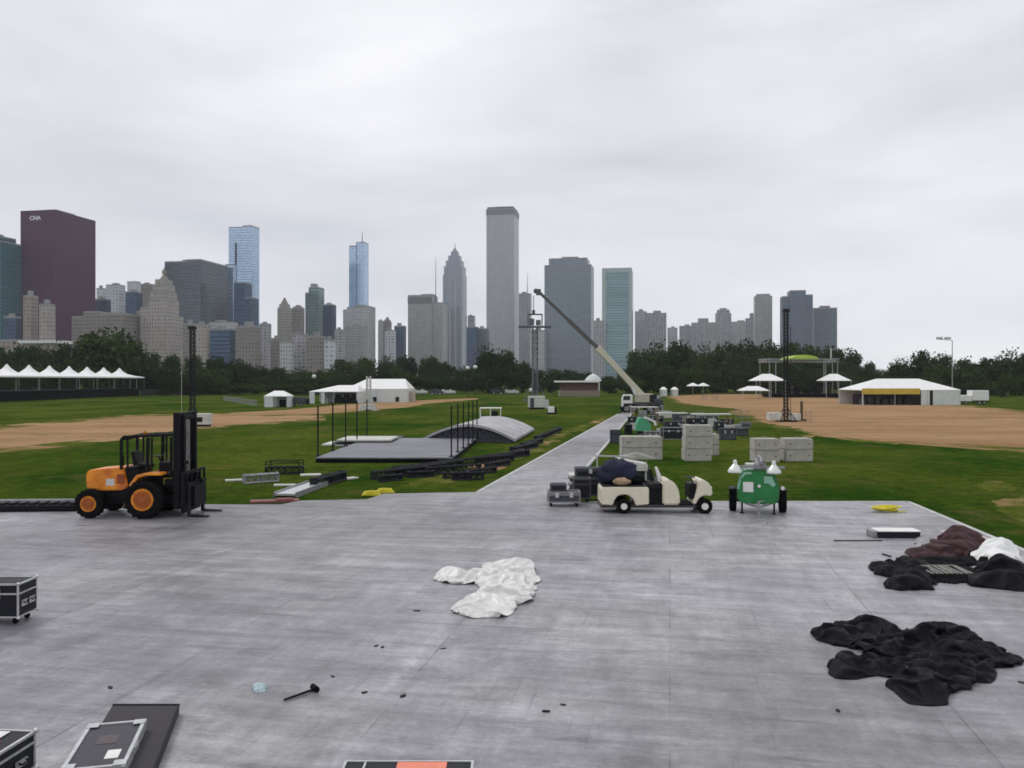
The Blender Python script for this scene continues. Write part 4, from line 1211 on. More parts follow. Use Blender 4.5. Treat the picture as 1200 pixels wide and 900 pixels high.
# arched roof shell lying on the grass
A, B = G(496, 518), G(603, 519.5)
C_ = G(626, 506)
t = thing('arched_roof', 'low arched stage roof lying on the grass beside stage', 'stage roof', A, math.atan2((B - A).y, (B - A).x))
Wd = (B - A).length
inv = Matrix.Rotation(-math.atan2((B - A).y, (B - A).x), 3, 'Z')
off = inv @ (C_ - B)
hA = zt(496.5, A.y)
def arch(u, lift=0.0):
    return (Wd * u, (hA + lift) * math.sin(PI * (.06 + .88 * u)) ** .9 - .12 + .12)
N = 26
V, Fc = [], []
for k in range(N + 1):
    x, z = arch(k / N)
    V += [(x, 0, z), (x + off.x, off.y, z), (x, 0, z - .18), (x + off.x, off.y, z - .18)]
for k in range(N):
    i, j = k * 4, k * 4 + 4
    Fc += [(i, j, j + 1, i + 1), (i + 2, i + 3, j + 3, j + 2), (i, i + 2, j + 2, j), (i + 1, j + 1, j + 3, i + 3)]
Fc += [(0, 1, 3, 2), (N * 4, N * 4 + 2, N * 4 + 3, N * 4 + 1)]
MB().add(V, Fc).build('roof_skin', mt('roof_skin', (.43, .42, .44), .6, 0, .3, .8), t)
q = MB()
for yy in (.12, off.y * .45, off.y * .9):
    ox = off.x * yy / off.y
    pr = [Vector((arch(k / 12)[0] + ox, yy, arch(k / 12)[1] - .24)) for k in range(13)]
    lo = [Vector((p.x, p.y, .08)) for p in pr]
    q.path(pr, .05, 5)
    q.bar(lo[0], lo[-1], .1)
    for k in range(12):
        q.tube(lo[k], pr[k + 1], .035, n=4); q.tube(pr[k], lo[k + 1], .035, n=4); q.tube(lo[k], pr[k], .035, n=4)
q.build('lattice', M_['caseg'], t)
q = MB(); V = []
for k in range(N + 1):
    x, z = arch(k / N); V.append((x + .05, z - .26))
q.extr([(V[0][0], .02)] + V + [(V[-1][0], .02)], .35, .42).build('end_cloth', mt('end_cloth', (.10, .10, .13), .8, 0, .3, 2), t)
# white cart behind the arched roof
p = G(562, 501.5)
t = thing('utility_cart', 'white utility cart partly hidden behind the arched roof', 'cart', p)
MB().extr([(0, .4), (2.0, .4), (2.05, .9), (1.7, 1.1), (0, 1.0)], 0, 1.2).build('body', M_['wht'], t, bevel=.04)
MB().box(.0, 2.05, -.05, 1.25, 1.78, 1.88).build('roof', M_['wht'], t, bevel=.02)
q = MB()
for x in (.05, 1.0, 1.95):
    for y in (0, 1.2): q.tube((x, y, 1.0), (x, y, 1.8), .04, n=5)
q.build('roof_post', M_['wht'], t)
MB().box(1.1, 1.7, .1, 1.1, 1.1, 1.55).build('seat', M_['seat'], t)
for x in (.4, 1.65): wheel(t, (x, 0, .24), .24, .16, M_['alu'], -1, 14)

# dark truss sections lined up on the grass in front of the stage
def truss_piece(p, q_, s, lab, group, mat='darkst', stack=1):
    d = q_ - p
    t = thing('truss_section', lab, 'truss', p, math.atan2(d.y, d.x), group)
    m = MB()
    for k in range(stack):
        truss(m, (0, 0, s / 2 + .03 + k * (s + .06)), (d.length, 0, s / 2 + .03 + k * (s + .06)), s, .045, s * .9)
    m.build('chords', M_[mat], t)
    for x in (0.02, d.length / 2, d.length - .02):
        MB().box(x - .04, x + .04, -s / 2, s / 2, .02, s * stack + .08).build('end_frame', M_[mat], t)
    return t
gT = 'dark truss sections laid out before the low stage'
sets = [((437, 562), (497, 555)), ((455, 559), (520, 551)), ((470, 556), (540, 547)), ((500, 556.5), (562, 552)), ((515, 548), (600, 540)), ((530, 563), (566, 562)), ((560, 543), (618, 534)), ((600, 531), (628, 524)), ((612, 526), (634, 519)), ((628, 517), (656, 505))]
lbs = ['nearest dark truss section at the left end of the pile', 'dark truss section second nearest in the left pile', 'dark truss section lying close along the stage edge', 'dark truss section in the middle of the pile',
       'long dark truss section behind the pile middle', 'thin dark truss piece nearest the roadway edge', 'dark truss section reaching right toward the roadway', 'short dark truss section below the arched roof end',
       'short dark truss piece just under the arched roof corner', 'farthest dark truss section beside the roadway']
for (p, q_), l in zip(sets, lbs):
    truss_piece(G(*p), G(*q_), .30, l, gT, stack=1)
ex = [((445, 565), (470, 562.5), 'small dark truss piece low at the left end of pile'), ((478, 560), (508, 558.5), 'small dark truss piece tucked into the pile middle'), ((486, 551), (512, 547.5), 'thin dark truss piece along the stage black edge'),
      ((545, 558), (580, 553.5), 'thin dark truss piece nearer the roadway side'), ((570, 549), (596, 544.5), 'thin dark truss piece pointing to the roadway'), ((520, 561), (549, 559.5), 'small dark truss piece nearest the deck step'),
      ((590, 537), (612, 531), 'thin dark truss piece below the arch front foot'), ((462, 553.5), (486, 551), 'short dark truss piece touching the stage skirt')]
for p, q_, l in ex:
    truss_piece(G(*p), G(*q_), .22, l, gT)
# pieces at left
truss_piece(G(311, 556), G(356, 555), .3, 'blue black truss frame on the grass far left', 'truss pieces left of the stage')
truss_piece(G(286, 567), G(325, 564), .32, 'silver grey truss piece left of the long ramp', 'truss pieces left of the stage', 'steel')
truss_piece(G(368, 572), G(402, 562), .34, 'blue black truss on the far end of ramp', 'truss pieces left of the stage')
t = thing('steel_frame', 'thin black standing frame on the grass behind truss pieces', 'frame', G(311, 554))
q = MB()
for x in (0, 1.6): q.tube((x, 0, 0), (x, 0, .52), .025, n=5); q.tube((x, .9, 0), (x, .9, .52), .025, n=5)
q.tube((0, 0, .52), (1.6, 0, .52), .025, n=5).tube((0, .9, .52), (1.6, .9, .52), .025, n=5).tube((0, 0, .4), (1.6, .9, .4), .02, n=5)
q.build('frame', M_['blk'], t)
for p, q_, w_, lab in (((352, 557.5), (376, 557), .5, 'pale plank right of the blue black frame'), ((264, 564), (288, 563), .35, 'weathered plank at the left end of the truss pieces'), ((321, 569.5), (346, 569.2), .3, 'thin pale plank behind the long ramp'), ((404, 562), (417, 560.5), .4, 'short pale plank at the far tip of ramp')):
    a_, b_ = G(*p), G(*q_); d = b_ - a_
    t = MB().box(0, d.length, -w_ / 2, w_ / 2, 0.0, .07).build('plank', M_['lite'], bevel=.01, loc=a_)
    t.rotation_euler = (0, 0, math.atan2(d.y, d.x)); tag(t, lab, 'plank', 'pale planks on the left grass')
a_, b_ = G(334, 583), G(372, 569); d = b_ - a_
t = thing('aluminium_ramp', 'long silver ramp lying on grass beside the deck edge', 'ramp', a_, math.atan2(d.y, d.x))
MB().box(0, d.length, -.4, .4, .06, .14).build('deck', M_['alu'], t)
MB().box(0, d.length, -.46, -.4, 0, .2).box(0, d.length, .4, .46, 0, .2).build('side_rail', M_['steel'], t)
t = thing('floor_panel', 'dusty red panel lying against the deck edge', 'panel', G(292, 590.5) + Vector((0, .05, 0)), .22)
MB().box(0, 1.7, 0, .55, 0, .07).build('board', mt('red_panel', (.24, .085, .085), .7, 0, .3, 3), t)
MB().box(.9, 1.5, .1, .5, .075, .11).build('pad', M_['rustd'], t)
for lab, p in (('first yellow cable coil on grass beside the deck corner', (434, 582)), ('second yellow strap bundle nearer the roadway corner', (450, 579))):
    o = thing('cable_coil', lab, 'cable', G(*p) + Vector((0, .1, .02)), 0, 'yellow cables at the deck corner')
    q = MB()
    rn = random.Random(p[0])
    for k in range(5):
        pts_ = [Vector((math.cos(i / 12 * 2 * PI + k) * (.36 - .03 * k) + rn.random() * .04, math.sin(i / 12 * 2 * PI + k) * .16, .03 + k * .03 + rn.random() * .02)) for i in range(13)]
        q.path(pts_, .025, 5)
    q.build('cable', M_['ylw'], o)

# ---------------------------------------------------------------- concrete ballast blocks on the right grass
def block(p, W, H, Dp, lab, group='concrete ballast blocks on the grass'):
    o = MB()
    o.box(0, W, 0, Dp, 0, H)
    o = o.build('ballast_block', M_['block'], bevel=.035, seg=2, loc=p)
    tag(o, lab, 'concrete block', group)
    for u_ in (.12, .8): MB().box(W * u_, W * (u_ + .07), -.006, .05, H * .44, H * .56).build('lifting_slot', mt('slot_shadow', (.16, .15, .13), .9), o)
    MB().path([(W * .5 - .1, Dp / 2, H), (W * .5 - .08, Dp / 2, H + .09), (W * .5 + .08, Dp / 2, H + .09), (W * .5 + .1, Dp / 2, H)], .012, 5).build('lifting_eye', M_['steel'], o)
    return o
def stack(px0, px1, y, rows, Dp, labs, gap=.03, shift=0.0):
    p = G(px0, y); W = (px1 - px0) / F * p.y
    z = 0
    for k, (h, l) in enumerate(zip(rows, labs)):
        block(p + Vector((shift * k, 0, z)), W, h, Dp, l)
        z += h + .006
s_ = [stack(729, 776.5, 539, [.66, .62], 1.2, ['wide concrete block at the bottom, behind the cream cart', 'wide concrete block on top, behind the cream cart']),
      stack(803, 834, 540.5, [.66, .66, .62], 1.1, ['bottom concrete block of the tall stack', 'middle concrete block of the tall stack', 'topmost concrete block of the tall stack'], shift=.03),
      stack(835, 843, 534, [.62, .62], 1.0, ['bottom concrete block half hidden by the tall stack', 'upper concrete block half hidden by the tall stack']),
      stack(885, 914, 542, [.64, .62], 1.1, ['lower concrete block above the green light tower', 'upper concrete block above the green light tower']),
      stack(921, 953, 541, [.64, .60], 1.1, ['lower concrete block of the stack farthest right', 'upper concrete block of the stack farthest right'])]

# ---------------------------------------------------------------- flight cases
def flight_case(loc, rz, W, Dp, H, lab, group=None, near=False, mat='case', wheels=True, name='flight_case', trim='alu'):
    t = thing(name, lab, 'case', loc, rz, group)
    z0 = .13 if wheels else 0.0
    e = .028 if near else .05
    MB().box(.01, W - .01, .01, Dp - .01, z0 + .01, z0 + H - .01).build('body', M_[mat], t)
    q = MB()
    for x in (0, W - e):
        for y in (0, Dp - e): q.box(x, x + e, y, y + e, z0 + e * 1.02, z0 + H - e * 1.02)
    lidz = z0 + H * .68
    zs = [z0, z0 + H - e] + ([lidz] if H > .35 else [])
    for z in zs:
        dz = 0 if z != lidz else .001
        q.box(e * dz * 0 - .002, W + .002, -.002, e, z, z + e).box(-.002, W + .002, Dp - e, Dp + .002, z, z + e)
        q.box(-.002, e, e, Dp - e, z + .001, z + e - .001).box(W - e, W + .002, e, Dp - e, z + .001, z + e - .001)
    q.build('edge_trim', M_[trim], t)
    if near:
        for x in (0, W):
            for y in (0, Dp):
                for z in (z0, z0 + H):
                    MB().lathe([(.008, -.028), (.026, -.018), (.033, 0), (.026, .018), (.008, .028)], (x, y, z), n=10).build('corner_cap', M_['alu'], t, smooth=True)
    if near or W > 1.0:
        for k in (.28, .72):
            l = MB(); l.box(W * k - .06, W * k + .06, -.016, .0, lidz - .07, lidz + .09)
            l.box(W * k - .025, W * k + .025, -.026, -.0162, lidz - .01, lidz + .05)
            l.build('latch', M_['alu'], t)
    if near:
        for y in (.3, .7):
            MB().box(W, W + .014, Dp * y - .09, Dp * y + .09, z0 + H * .3, z0 + H * .48).build('side_plate', M_['alu'], t)
            MB().path([(W + .016, Dp * y - .06, z0 + H * .44), (W + .05, Dp * y - .05, z0 + H * .40), (W + .05, Dp * y + .05, z0 + H * .40), (W + .016, Dp * y + .06, z0 + H * .44)], .01, 6).build('handle', M_['blk'], t)
    if wheels:
        for x in (.12, W - .12):
            for y in (.12, Dp - .12):
                MB().lathe([(.05, -.02), (.05, .02)], (x, y, .05), 'y', 10).box(x - .03, x + .03, y - .035, y + .035, .09, .13).build('caster', M_['rubber'], t)
    return t
dz = Vector((0, 0, DZ))
# left edge, mid distance
p = Gd(21.5, 733)
flight_case((p.x - 1.35, p.y, DZ), 0, 1.35, .6, .60, 'black flight case cut off by the left edge, farther one', near=True)
# left bottom corner
t = flight_case((-6.42, 8.55, DZ), R(-6), 1.2, .80, .40, 'black flight case with red tape in the lower left corner', near=True)
MB().box(.82, 1.02, .42, .50, .5305, .535).build('tape', mt('red_tape', (.6, .03, .03), .5), t)
MB().box(.55, .95, .55, .74, .5305, .534).build('label_card', M_['wht'], t)
# ramp board with case lid on it
A = Vector((-5.17, 11.05, DZ))
rzz = math.atan2(-.97, .24)
t = thing('ramp_board', 'dark brown board wedge lying flat in the lower left', 'board', A, 0)
ux, uy = Vector((1, 0, 0)), Vector((.235, -.972, 0))
P4 = [Vector((0, 0, 0)), ux * .86, ux * .86 + uy * 2.6, uy * 2.6]
MB().prism([(p.x, p.y) for p in reversed(P4)], .0, .11).build('board', mt('brown_board', (.032, .027, .030), .75, 0, .3, 3, .2), t)
q = MB()
q.bar(P4[0] + Vector((0, 0, .115)), P4[1] + Vector((0, 0, .115)), .03, .012)
q.bar(P4[1] + Vector((0, 0, .115)), P4[2] + Vector((0, 0, .115)), .025, .012)
q.build('edge_strip', M_['blk'], t)
TL, TRt = Vector((-5.02, 10.12, 0)), Vector((-4.40, 10.12, 0))
t = thing('case_lid', 'flight case lid with silver frame lying on brown board', 'case lid', (TL.x, TL.y, DZ + .115), math.atan2(-.972, .235) + PI / 2)
# local +y runs back (away), so the lid extends to -y
W, Dl, Hl = .64, 1.25, .12
MB().box(.01, W - .01, -Dl + .01, -.01, 0.0, Hl - .015).build('panel', mt('lid_panel', (.045, .042, .055), .6, 0, .3, 3), t)
q = MB(); e = .042
q.box(0, e, -Dl, 0, .001, Hl).box(W - e, W, -Dl, 0, .001, Hl).box(e, W - e, -e, 0, .001, Hl).box(e, W - e, -Dl, -Dl + e, .001, Hl)
q.build('frame', M_['alu'], t)
for x, y in ((.0, 0.), (W - .13, 0.), (0., -Dl + .13), (W - .13, -Dl + .13)):
    MB().box(x, x + .13, y - .13, y + .002, Hl + .001, Hl + .007).build('corner_plate', M_['alu'], t)
    MB().lathe([(.008, -.025), (.024, -.016), (.03, 0), (.024, .016), (.008, .025)], (x + (.11 if x > .1 else .02), y - .02 if y == 0 else y - .11, Hl - .02), n=10).build('corner_cap', M_['alu'], t, smooth=True)
MB().box(W - .26, W - .12, -1.02, -.80, Hl - .0145, Hl - .009).build('label_card', M_['wht'], t)
MB().box(.20, .42, -.60, -.36, Hl - .0145, Hl - .011).build('recess_plate', mt('recess', (.09, .07, .075), .6), t)
MB().box(W - .03, W + .012, -.75, -.55, .02, .09).build('latch', M_['alu'], t)
# case at the bottom edge with an orange panel
t = thing('flight_case', 'flight case with salmon orange panel at the bottom edge', 'case', (-1.665, 7.9, DZ))
W, Dc, H = 1.285, .62, .52
MB().box(.01, W - .01, .01, Dc - .01, .01, H - .01).build('body', M_['case'], t)
q = MB(); e = .025
for z in (0, H - e): q.box(0, W, 0, e, z, z + e).box(0, W, Dc - e, Dc, z, z + e).box(0, e, e, Dc - e, z, z + e).box(W - e, W, e, Dc - e, z, z + e)
for x in (0, W - e):
    for y in (0, Dc - e): q.box(x, x + e, y, y + e, e, H - e)
q.box(.20, .22, e, Dc - e, H - .0095, H - .002)
q.build('edge_trim', M_['alu'], t)
MB().box(.53, 1.02, e + .01, Dc - e - .01, H - .0095, H - .001).build('orange_panel', mt('salmon', (.80, .24, .15), .5, 0, .1, 5), t)

# cluster left of the cream cart
gC = 'dark flight cases left of the cream cart'
p = Gd(642, 594)
flight_case((p.x, p.y, DZ), .0, 1.12, .75, .38, 'grey edged flight case nearest in the dark cluster', gC, mat='caseg', trim='steel')
flight_case((p.x + .1, p.y + .05, DZ + .515), .0, .55, .6, .24, 'small dark case standing on the grey edged case', gC, wheels=False, trim='caseg')
p = Gd(672, 589)
flight_case((p.x, p.y, DZ), .0, .62, .8, .72, 'upright dark case behind the grey edged case', gC, trim='caseg')
p = Gd(683, 585)
flight_case((p.x, p.y, DZ), .0, 1.0, .7, .62, 'large dark case behind the rear of the cream cart', gC, trim='caseg')
t = flight_case((p.x - .25, p.y + .02, DZ + .76), .0, 1.9, .7, .36, 'long dark case stacked on top of the cluster', gC, wheels=False, trim='caseg')
t = thing('board_stack', 'grey flat panel stack resting beside the dark cases', 'panel stack', Gd(668, 572), 0)
for k in range(4): MB().box(0, 1.9, 0, 1.1, .02 + k * .13, .12 + k * .13).build('board', M_['lite'] if k % 2 else M_['caseg'], t)

# second low cart / trailer with a tilted white roof behind the cream cart
p = Gd(716, 583)
t = thing('cargo_trailer', 'dark cargo trailer with tilted pale roof behind cream cart', 'trailer', p, 0)
MB().box(0, 1.9, 0, 1.1, .42, .62).build('bed', M_['darkst'], t)
for x in (.4, 1.5): wheel(t, (x, 0, .26), .26, .16, M_['steel'], -1, 16)
MB().extr([(.30, 1.40), (1.35, 1.22), (1.38, .98), (.98, .98)], 0, 1.0).build('tilted_board', M_['lite'], t)
q = MB()
q.bar((-.6, .1, 1.53), (.9, .1, 1.5), .05).bar((.2, .3, 1.45), (1.0, .3, 1.62), .06).bar((1.0, .3, 1.62), (1.65, .3, 1.42), .06)
q.tube((1.3, .1, .6), (1.3, .1, 1.3), .035, n=6).tube((.2, .1, .6), (.2, .1, 1.5), .035, n=6).tube((-.5, .1, 1.1), (-.5, .1, 1.53), .03, n=6).bar((-.5, .1, 1.1), (.2, .1, 1.1), .04)
q.build('roof_frame', M_['lite'], t)
MB().box(.9, 1.5, .2, .9, .62, .95).build('engine_box', mt('dark_green', (.02, .05, .025), .7), t)

# ---------------------------------------------------------------- dark crates and clutter beyond the blocks
rn = random.Random(5)
gD = 'dark crates stored along the roadway'
cl = [(777, 515, 25, .9, 'case'), (757, 517, 17, .7, 'caseg'), (845, 515.5, 18, .85, 'caseg'), (865, 511, 12, .6, 'caseg'), (838, 505, 16, .8, 'case'), (780, 503, 22, .7, 'case'), (806, 500, 24, .8, 'case'),
      (732, 509, 9, .8, 'blk'), (716, 519, 12, .9, 'caseg'), (790, 493, 26, .7, 'caseg'), (760, 495, 18, .7, 'case'), (736, 498, 16, .8, 'case'), (820, 493.5, 22, .6, 'case'), (764, 488, 20, .7, 'caseg'), (846, 497, 14, .5, 'caseg')]
dl = ['dark crate in the gap between wide and tall blocks', 'grey crate peeking over the wide concrete block', 'blue grey crate just right of the tall block stack', 'low grey crate right of the blue grey crate',
      'black crate behind the top of the tall stack', 'dark crate behind the green machine', 'dark crate left behind the tall block stack', 'black upright crate beside the roadway bend', 'grey crate left of the wide concrete block',
      'long grey crate in the far line of crates', 'dark crate far behind the green machine', 'dark crate close to the crane wheels', 'black crate at the right of the far line', 'grey crate in the farthest row near crane', 'small grey crate at the far right of the crates']
for (px, py, w, h, m), l in zip(cl, dl):
    p = G(px, py)
    flight_case(p, rn.uniform(-.1, .1), w / F * p.y, .9, h, l, gD, mat=m, wheels=False, name='storage_crate', trim=rn.choice(['steel', 'darkst', 'steel', 'caseg']))
xs_ = [(786, 509, 13, .55, 'lite', 'small pale box in front of the dark crates'), (797, 507, 10, .7, 'steel', 'small steel grey box beside the tall stack'), (769, 510, 9, .5, 'lite', 'small pale box right of green machine'),
       (850, 507, 12, .6, 'lite', 'pale box behind the blue grey crate'), (859, 505, 10, .55, 'steel', 'steel grey box near the end of crate rows'), (829, 500, 12, .75, 'lite', 'pale box between rows behind the tall stack'),
       (740, 504, 8, .6, 'lite', 'pale box beside the black upright crate'), (800, 495.5, 14, .7, 'lite', 'pale box far in the crate rows'), (775, 490, 14, .8, 'lite', 'pale box in the farthest crate row'),
       (748, 489, 10, .8, 'steel', 'steel grey box close behind the crane'), (812, 490, 16, .6, 'steel', 'long steel grey box at the back of crates'), (868, 501, 12, .5, 'caseg', 'flat grey crate farthest right on the grass')]
for (px, py, w, h, m, l) in xs_:
    p = G(px, py)
    flight_case(p, rn.uniform(-.25, .25), w / F * p.y, .8, h, l, gD, mat=m, wheels=False, name='storage_crate', trim='steel')
for (px, py, w, hh, l) in ((770, 497, 36, 1.05, 'pale flat pallet sheet over the far dark crates'), (812, 498, 46, 1.0, 'long pale sheet lying over crates behind tall stack'), (742, 491, 30, 1.3, 'pale sheet on crates nearest the crane')):
    p = G(px, py)
    t = thing('pallet_sheet', l, 'pallet', p, rn.uniform(-.05, .05))
    MB().box(0, w / F * p.y, 0, 1.6, hh, hh + .09).build('sheet', M_['lite'], t)
    q = MB()
    for x in (.1, w / F * p.y - .2):
        for y in (.1, 1.4): q.box(x, x + .1, y, y + .1, 0, hh)
    q.build('leg', M_['wood'], t)
p = G(746, 514)
t = thing('green_machine', 'small mint green machine with white arm behind concrete blocks', 'machine', p)
MB().extr([(0, .55), (1.1, .55), (1.1, 1.0), (.75, 1.55), (.2, 1.6), (0, 1.1)], 0, .9).build('body', mt('mint_paint', (.08, .38, .20), .5), t, bevel=.04)
MB().bar((.6, .0, 1.62), (1.35, 0, 1.32), .16).bar((1.35, 0, 1.32), (1.45, 0, 1.0), .18).build('arm', M_['wht'], t)
MB().box(.1, 1.2, .1, .8, .0, .55).build('base', M_['darkst'], t)
for k, (px, py, l) in enumerate(((866, 492, 'blue grey crowd barrier pair left of the truss tower'), (874, 492.5, 'dark blue crowd barrier at the infield corner'), (948, 494, 'pale steel crowd barrier right of the truss tower'), (826, 469, 'steel crowd barrier standing on the far infield'), (838, 469, 'second crowd barrier standing on the far infield'))):
    a_ = G(px - 4, py); b_ = G(px + 4, py - .3)
    fence(a_, b_, 1.05, l, M_['steel'], post=.9, name='barrier', solid=False)
# ---------------------------------------------------------------- rough terrain forklift
p = Gd(165, 608)
t = thing('forklift', 'orange rough terrain forklift with black mast facing right', 'forklift', p)
fl = lambda px: (px - 165) / 36.9
fz = lambda py: (608 - py) / 36.9
MB().extr([(-1.92, .90), (-1.93, 1.35), (-1.86, 1.47), (-1.5, 1.50), (-.78, 1.56), (-.74, 1.5), (-.60, .95), (-.75, .84), (-1.4, .82)], .42, 1.58).build('engine_hood', M_['orange'], t, bevel=.045, seg=2)
MB().box(-1.28, -1.02, .41, .425, .98, 1.2).build('sticker', mt('sticker', (.65, .66, .62), .5, 0, .2, 30), t)
q = MB()
for k in range(5): q.box(-.93 + k * .05, -.905 + k * .05, .405, .425, 1.05, 1.35)
q.build('vent', M_['rustd'], t)
MB().box(-1.94, -1.9, .6, 1.4, .95, 1.25).box(-2.0, -1.93, .45, 1.55, .55, .82).build('rear_grille', M_['blk'], t)
MB().extr([(-1.85, .6), (-1.75, .86), (-.6, .86), (-.3, .7), (1.15, .7), (1.15, .38), (-1.2, .38)], .55, 1.45).build('chassis', M_['blk'], t, bevel=.03)
MB().box(-.66, -.3, .3, .55, .35, .8).box(-.66, -.3, .22, .52, .28, .34).box(-.62, -.34, .2, .52, .58, .62).build('step', M_['darkst'], t)
MB().extr([(-.66, .8), (-.74, 1.55), (-.3, 1.62), (-.25, 1.2), (.0, 1.25), (.1, 1.38), (1.0, 1.35), (1.0, .85)], .5, 1.5).build('cab_body', M_['blk'], t, bevel=.04)
f_ = [(-.52, .42), (-.47, .78), (-.33, 1.1), (-.14, 1.36), (.15, 1.43), (.62, 1.42), (.64, 1.35), (.17, 1.35), (-.09, 1.27), (-.26, 1.04), (-.40, .75), (-.44, .42)]
for y0, y1 in ((-.02, .48), (1.52, 2.0)):
    MB().extr(f_, y0, y1).build('fender', M_['orange'], t, bevel=.01)
wheel(t, (.08, .12, .60), .60, .42, M_['rim'], -1, 36, .92); wheel(t, (.08, 1.88, .60), .60, .42, M_['rim'], 1, 36)
wheel(t, (-1.68, .22, .45), .45, .30, M_['rim'], -1, 32, .88); wheel(t, (-1.68, 1.78, .45), .45, .30, M_['rim'], 1, 32)
MB().tube((-1.68, .3, .45), (-1.68, 1.7, .45), .09).tube((.08, .3, .6), (.08, 1.7, .6), .12).build('axle', M_['blk'], t)
# overhead guard
q = MB()
for y in (.42, 1.58):
    q.bar((-.80, y, 1.5), (-.80, y, 2.45), .075); q.bar((-.80, y, 2.45), (-.70, y, 2.53), .075)
    q.bar((-.60, y, 1.5), (-.60, y, 2.5), .05)
    q.bar((.02, y, 1.45), (.05, y, 2.5), .085)
    q.bar((.16, y, 1.45), (.17, y, 2.5), .05)
    q.bar((.78, y, 1.35), (.78, y, 2.52), .07)
    q.bar((-.72, y, 2.53), (.98, y, 2.60), .08)
for k in range(8):
    x = -.66 + k * .22
    q.bar((x, .42, 2.535 + k * .01), (x, 1.58, 2.535 + k * .01), .045)
q.bar((-.8, .42, 2.44), (-.8, 1.58, 2.44), .06).bar((.95, .42, 2.6), (.95, 1.58, 2.6), .08)
q.build('overhead_guard', M_['blk'], t)
MB().extr([(-.55, 1.5), (-.1, 1.5), (-.1, 1.62), (-.42, 1.66), (-.55, 2.05), (-.66, 2.05)], .72, 1.28).build('seat', M_['seat'], t, bevel=.03)
MB().lathe([(.17, -.012), (.19, 0), (.17, .012)], (.12, 1, 1.88), n=16).tube((.35, 1, 1.45), (.12, 1, 1.88), .025).build('steering_wheel', M_['blk'], t)
MB().box(.3, .75, .6, 1.4, 1.36, 1.72).build('dashboard', M_['blk'], t, bevel=.04)
MB().tube((-1.15, 1.3, 1.5), (-1.15, 1.3, 1.85), .04).build('exhaust', M_['blk'], t)
MB().box(.62, .9, .3, .5, 1.0, 1.2).tube((.7, .3, 1.15), (.7, .26, 1.15), .07).build('headlight', M_['blk'], t)
# mast
mq = MB()
for y in (.36, 1.64):
    mq.box(.90, 1.10, y - .10, y + .10, .25, 3.3)
mq.box(.95, 1.06, .43, 1.57, 3.16, 3.29).box(.95, 1.06, .43, 1.57, 1.6, 1.72).box(.95, 1.06, .43, 1.57, .3, .5)
mo = mq.build('mast', M_['blk'], t, bevel=.012)
q = MB()
for y in (.52, 1.48): q.box(1.09, 1.19, y - .06, y + .06, .28, 3.22)
q.box(1.09, 1.19, .58, 1.42, 3.08, 3.2).box(1.09, 1.19, .58, 1.42, .35, .5)
q.build('inner_rail', M_['blk'], mo)
q = MB()
for y in (.88, 1.12): q.tube((1.02, y, .4), (1.02, y, 3.1), .035)
q.build('lift_ram', M_['steel'], mo)
MB().box(1.12, 1.15, .98, 1.02, .5, 3.05).build('lift_chain', M_['steel'], mo)
q = MB()
q.box(1.22, 1.32, .0, 2.0, .42, .56).box(1.22, 1.32, .0, 2.0, .92, 1.06).box(1.22, 1.32, .1, .2, .56, .92).box(1.22, 1.32, 1.8, 1.9, .56, .92)
for y in (.05, .42, .8, 1.2, 1.58, 1.95): q.box(1.24, 1.30, y - .03, y + .03, 1.06, 1.36)
q.box(1.24, 1.30, .0, 2.0, 1.36, 1.44).box(1.1, 1.22, .6, 1.4, .4, 1.2)
q.box(1.14, 1.22, .25, 1.75, .12, 1.3).box(1.33, 1.5, .5, 1.5, .3, .95)
q.build('carriage', M_['blk'], t)
for y in (.35, 1.55):
    MB().extr([(1.33, .02), (2.0, .02), (2.0, .05), (1.45, .08), (1.41, .12), (1.40, 1.1), (1.33, 1.1)], y - .07, y + .07).build('fork', M_['darkst'], t)
q = MB()
for k_, (ya, yb) in enumerate(((.60, .70), (1.40, 1.30))):
    q.path([Vector((.86, ya, 1.3)), Vector((.84, ya, 2.0)), Vector((.92, yb, 3.05)), Vector((1.02, yb, 3.2))], .022, 6)
q.path([Vector((-.5, .5, .8)), Vector((-.2, .44, .62)), Vector((.4, .46, .7)), Vector((.9, .5, .9))], .025, 6)
q.build('hose', M_['rubber'], t)
MB().box(.5, .78, .495, .51, 1.02, 1.22).build('warning_plate', mt('plate_yellow', (.55, .42, .04), .5, 0, .3, 12), t)
MB().lathe([(.05, 2.585), (.055, 2.66), (.03, 2.70)], (-.3, 1.0, 0), n=10).build('beacon', mt('amber', (.6, .22, .01), .2), t)
for y in (.35, 1.65):
    MB().bar((.62, y, 2.2), (.66, y - .12 if y < 1 else y + .12, 2.22), .02).box(.62, .66, y - .26 if y < 1 else y + .12, y - .12 if y < 1 else y + .26, 2.08, 2.32).build('mirror', M_['blk'], t)
MB().bar((.5, .62, .9), (.97, .62, 2.1), .09).bar((.5, 1.38, .9), (.97, 1.38, 2.1), .09).build('tilt_ram', M_['steel'], t)

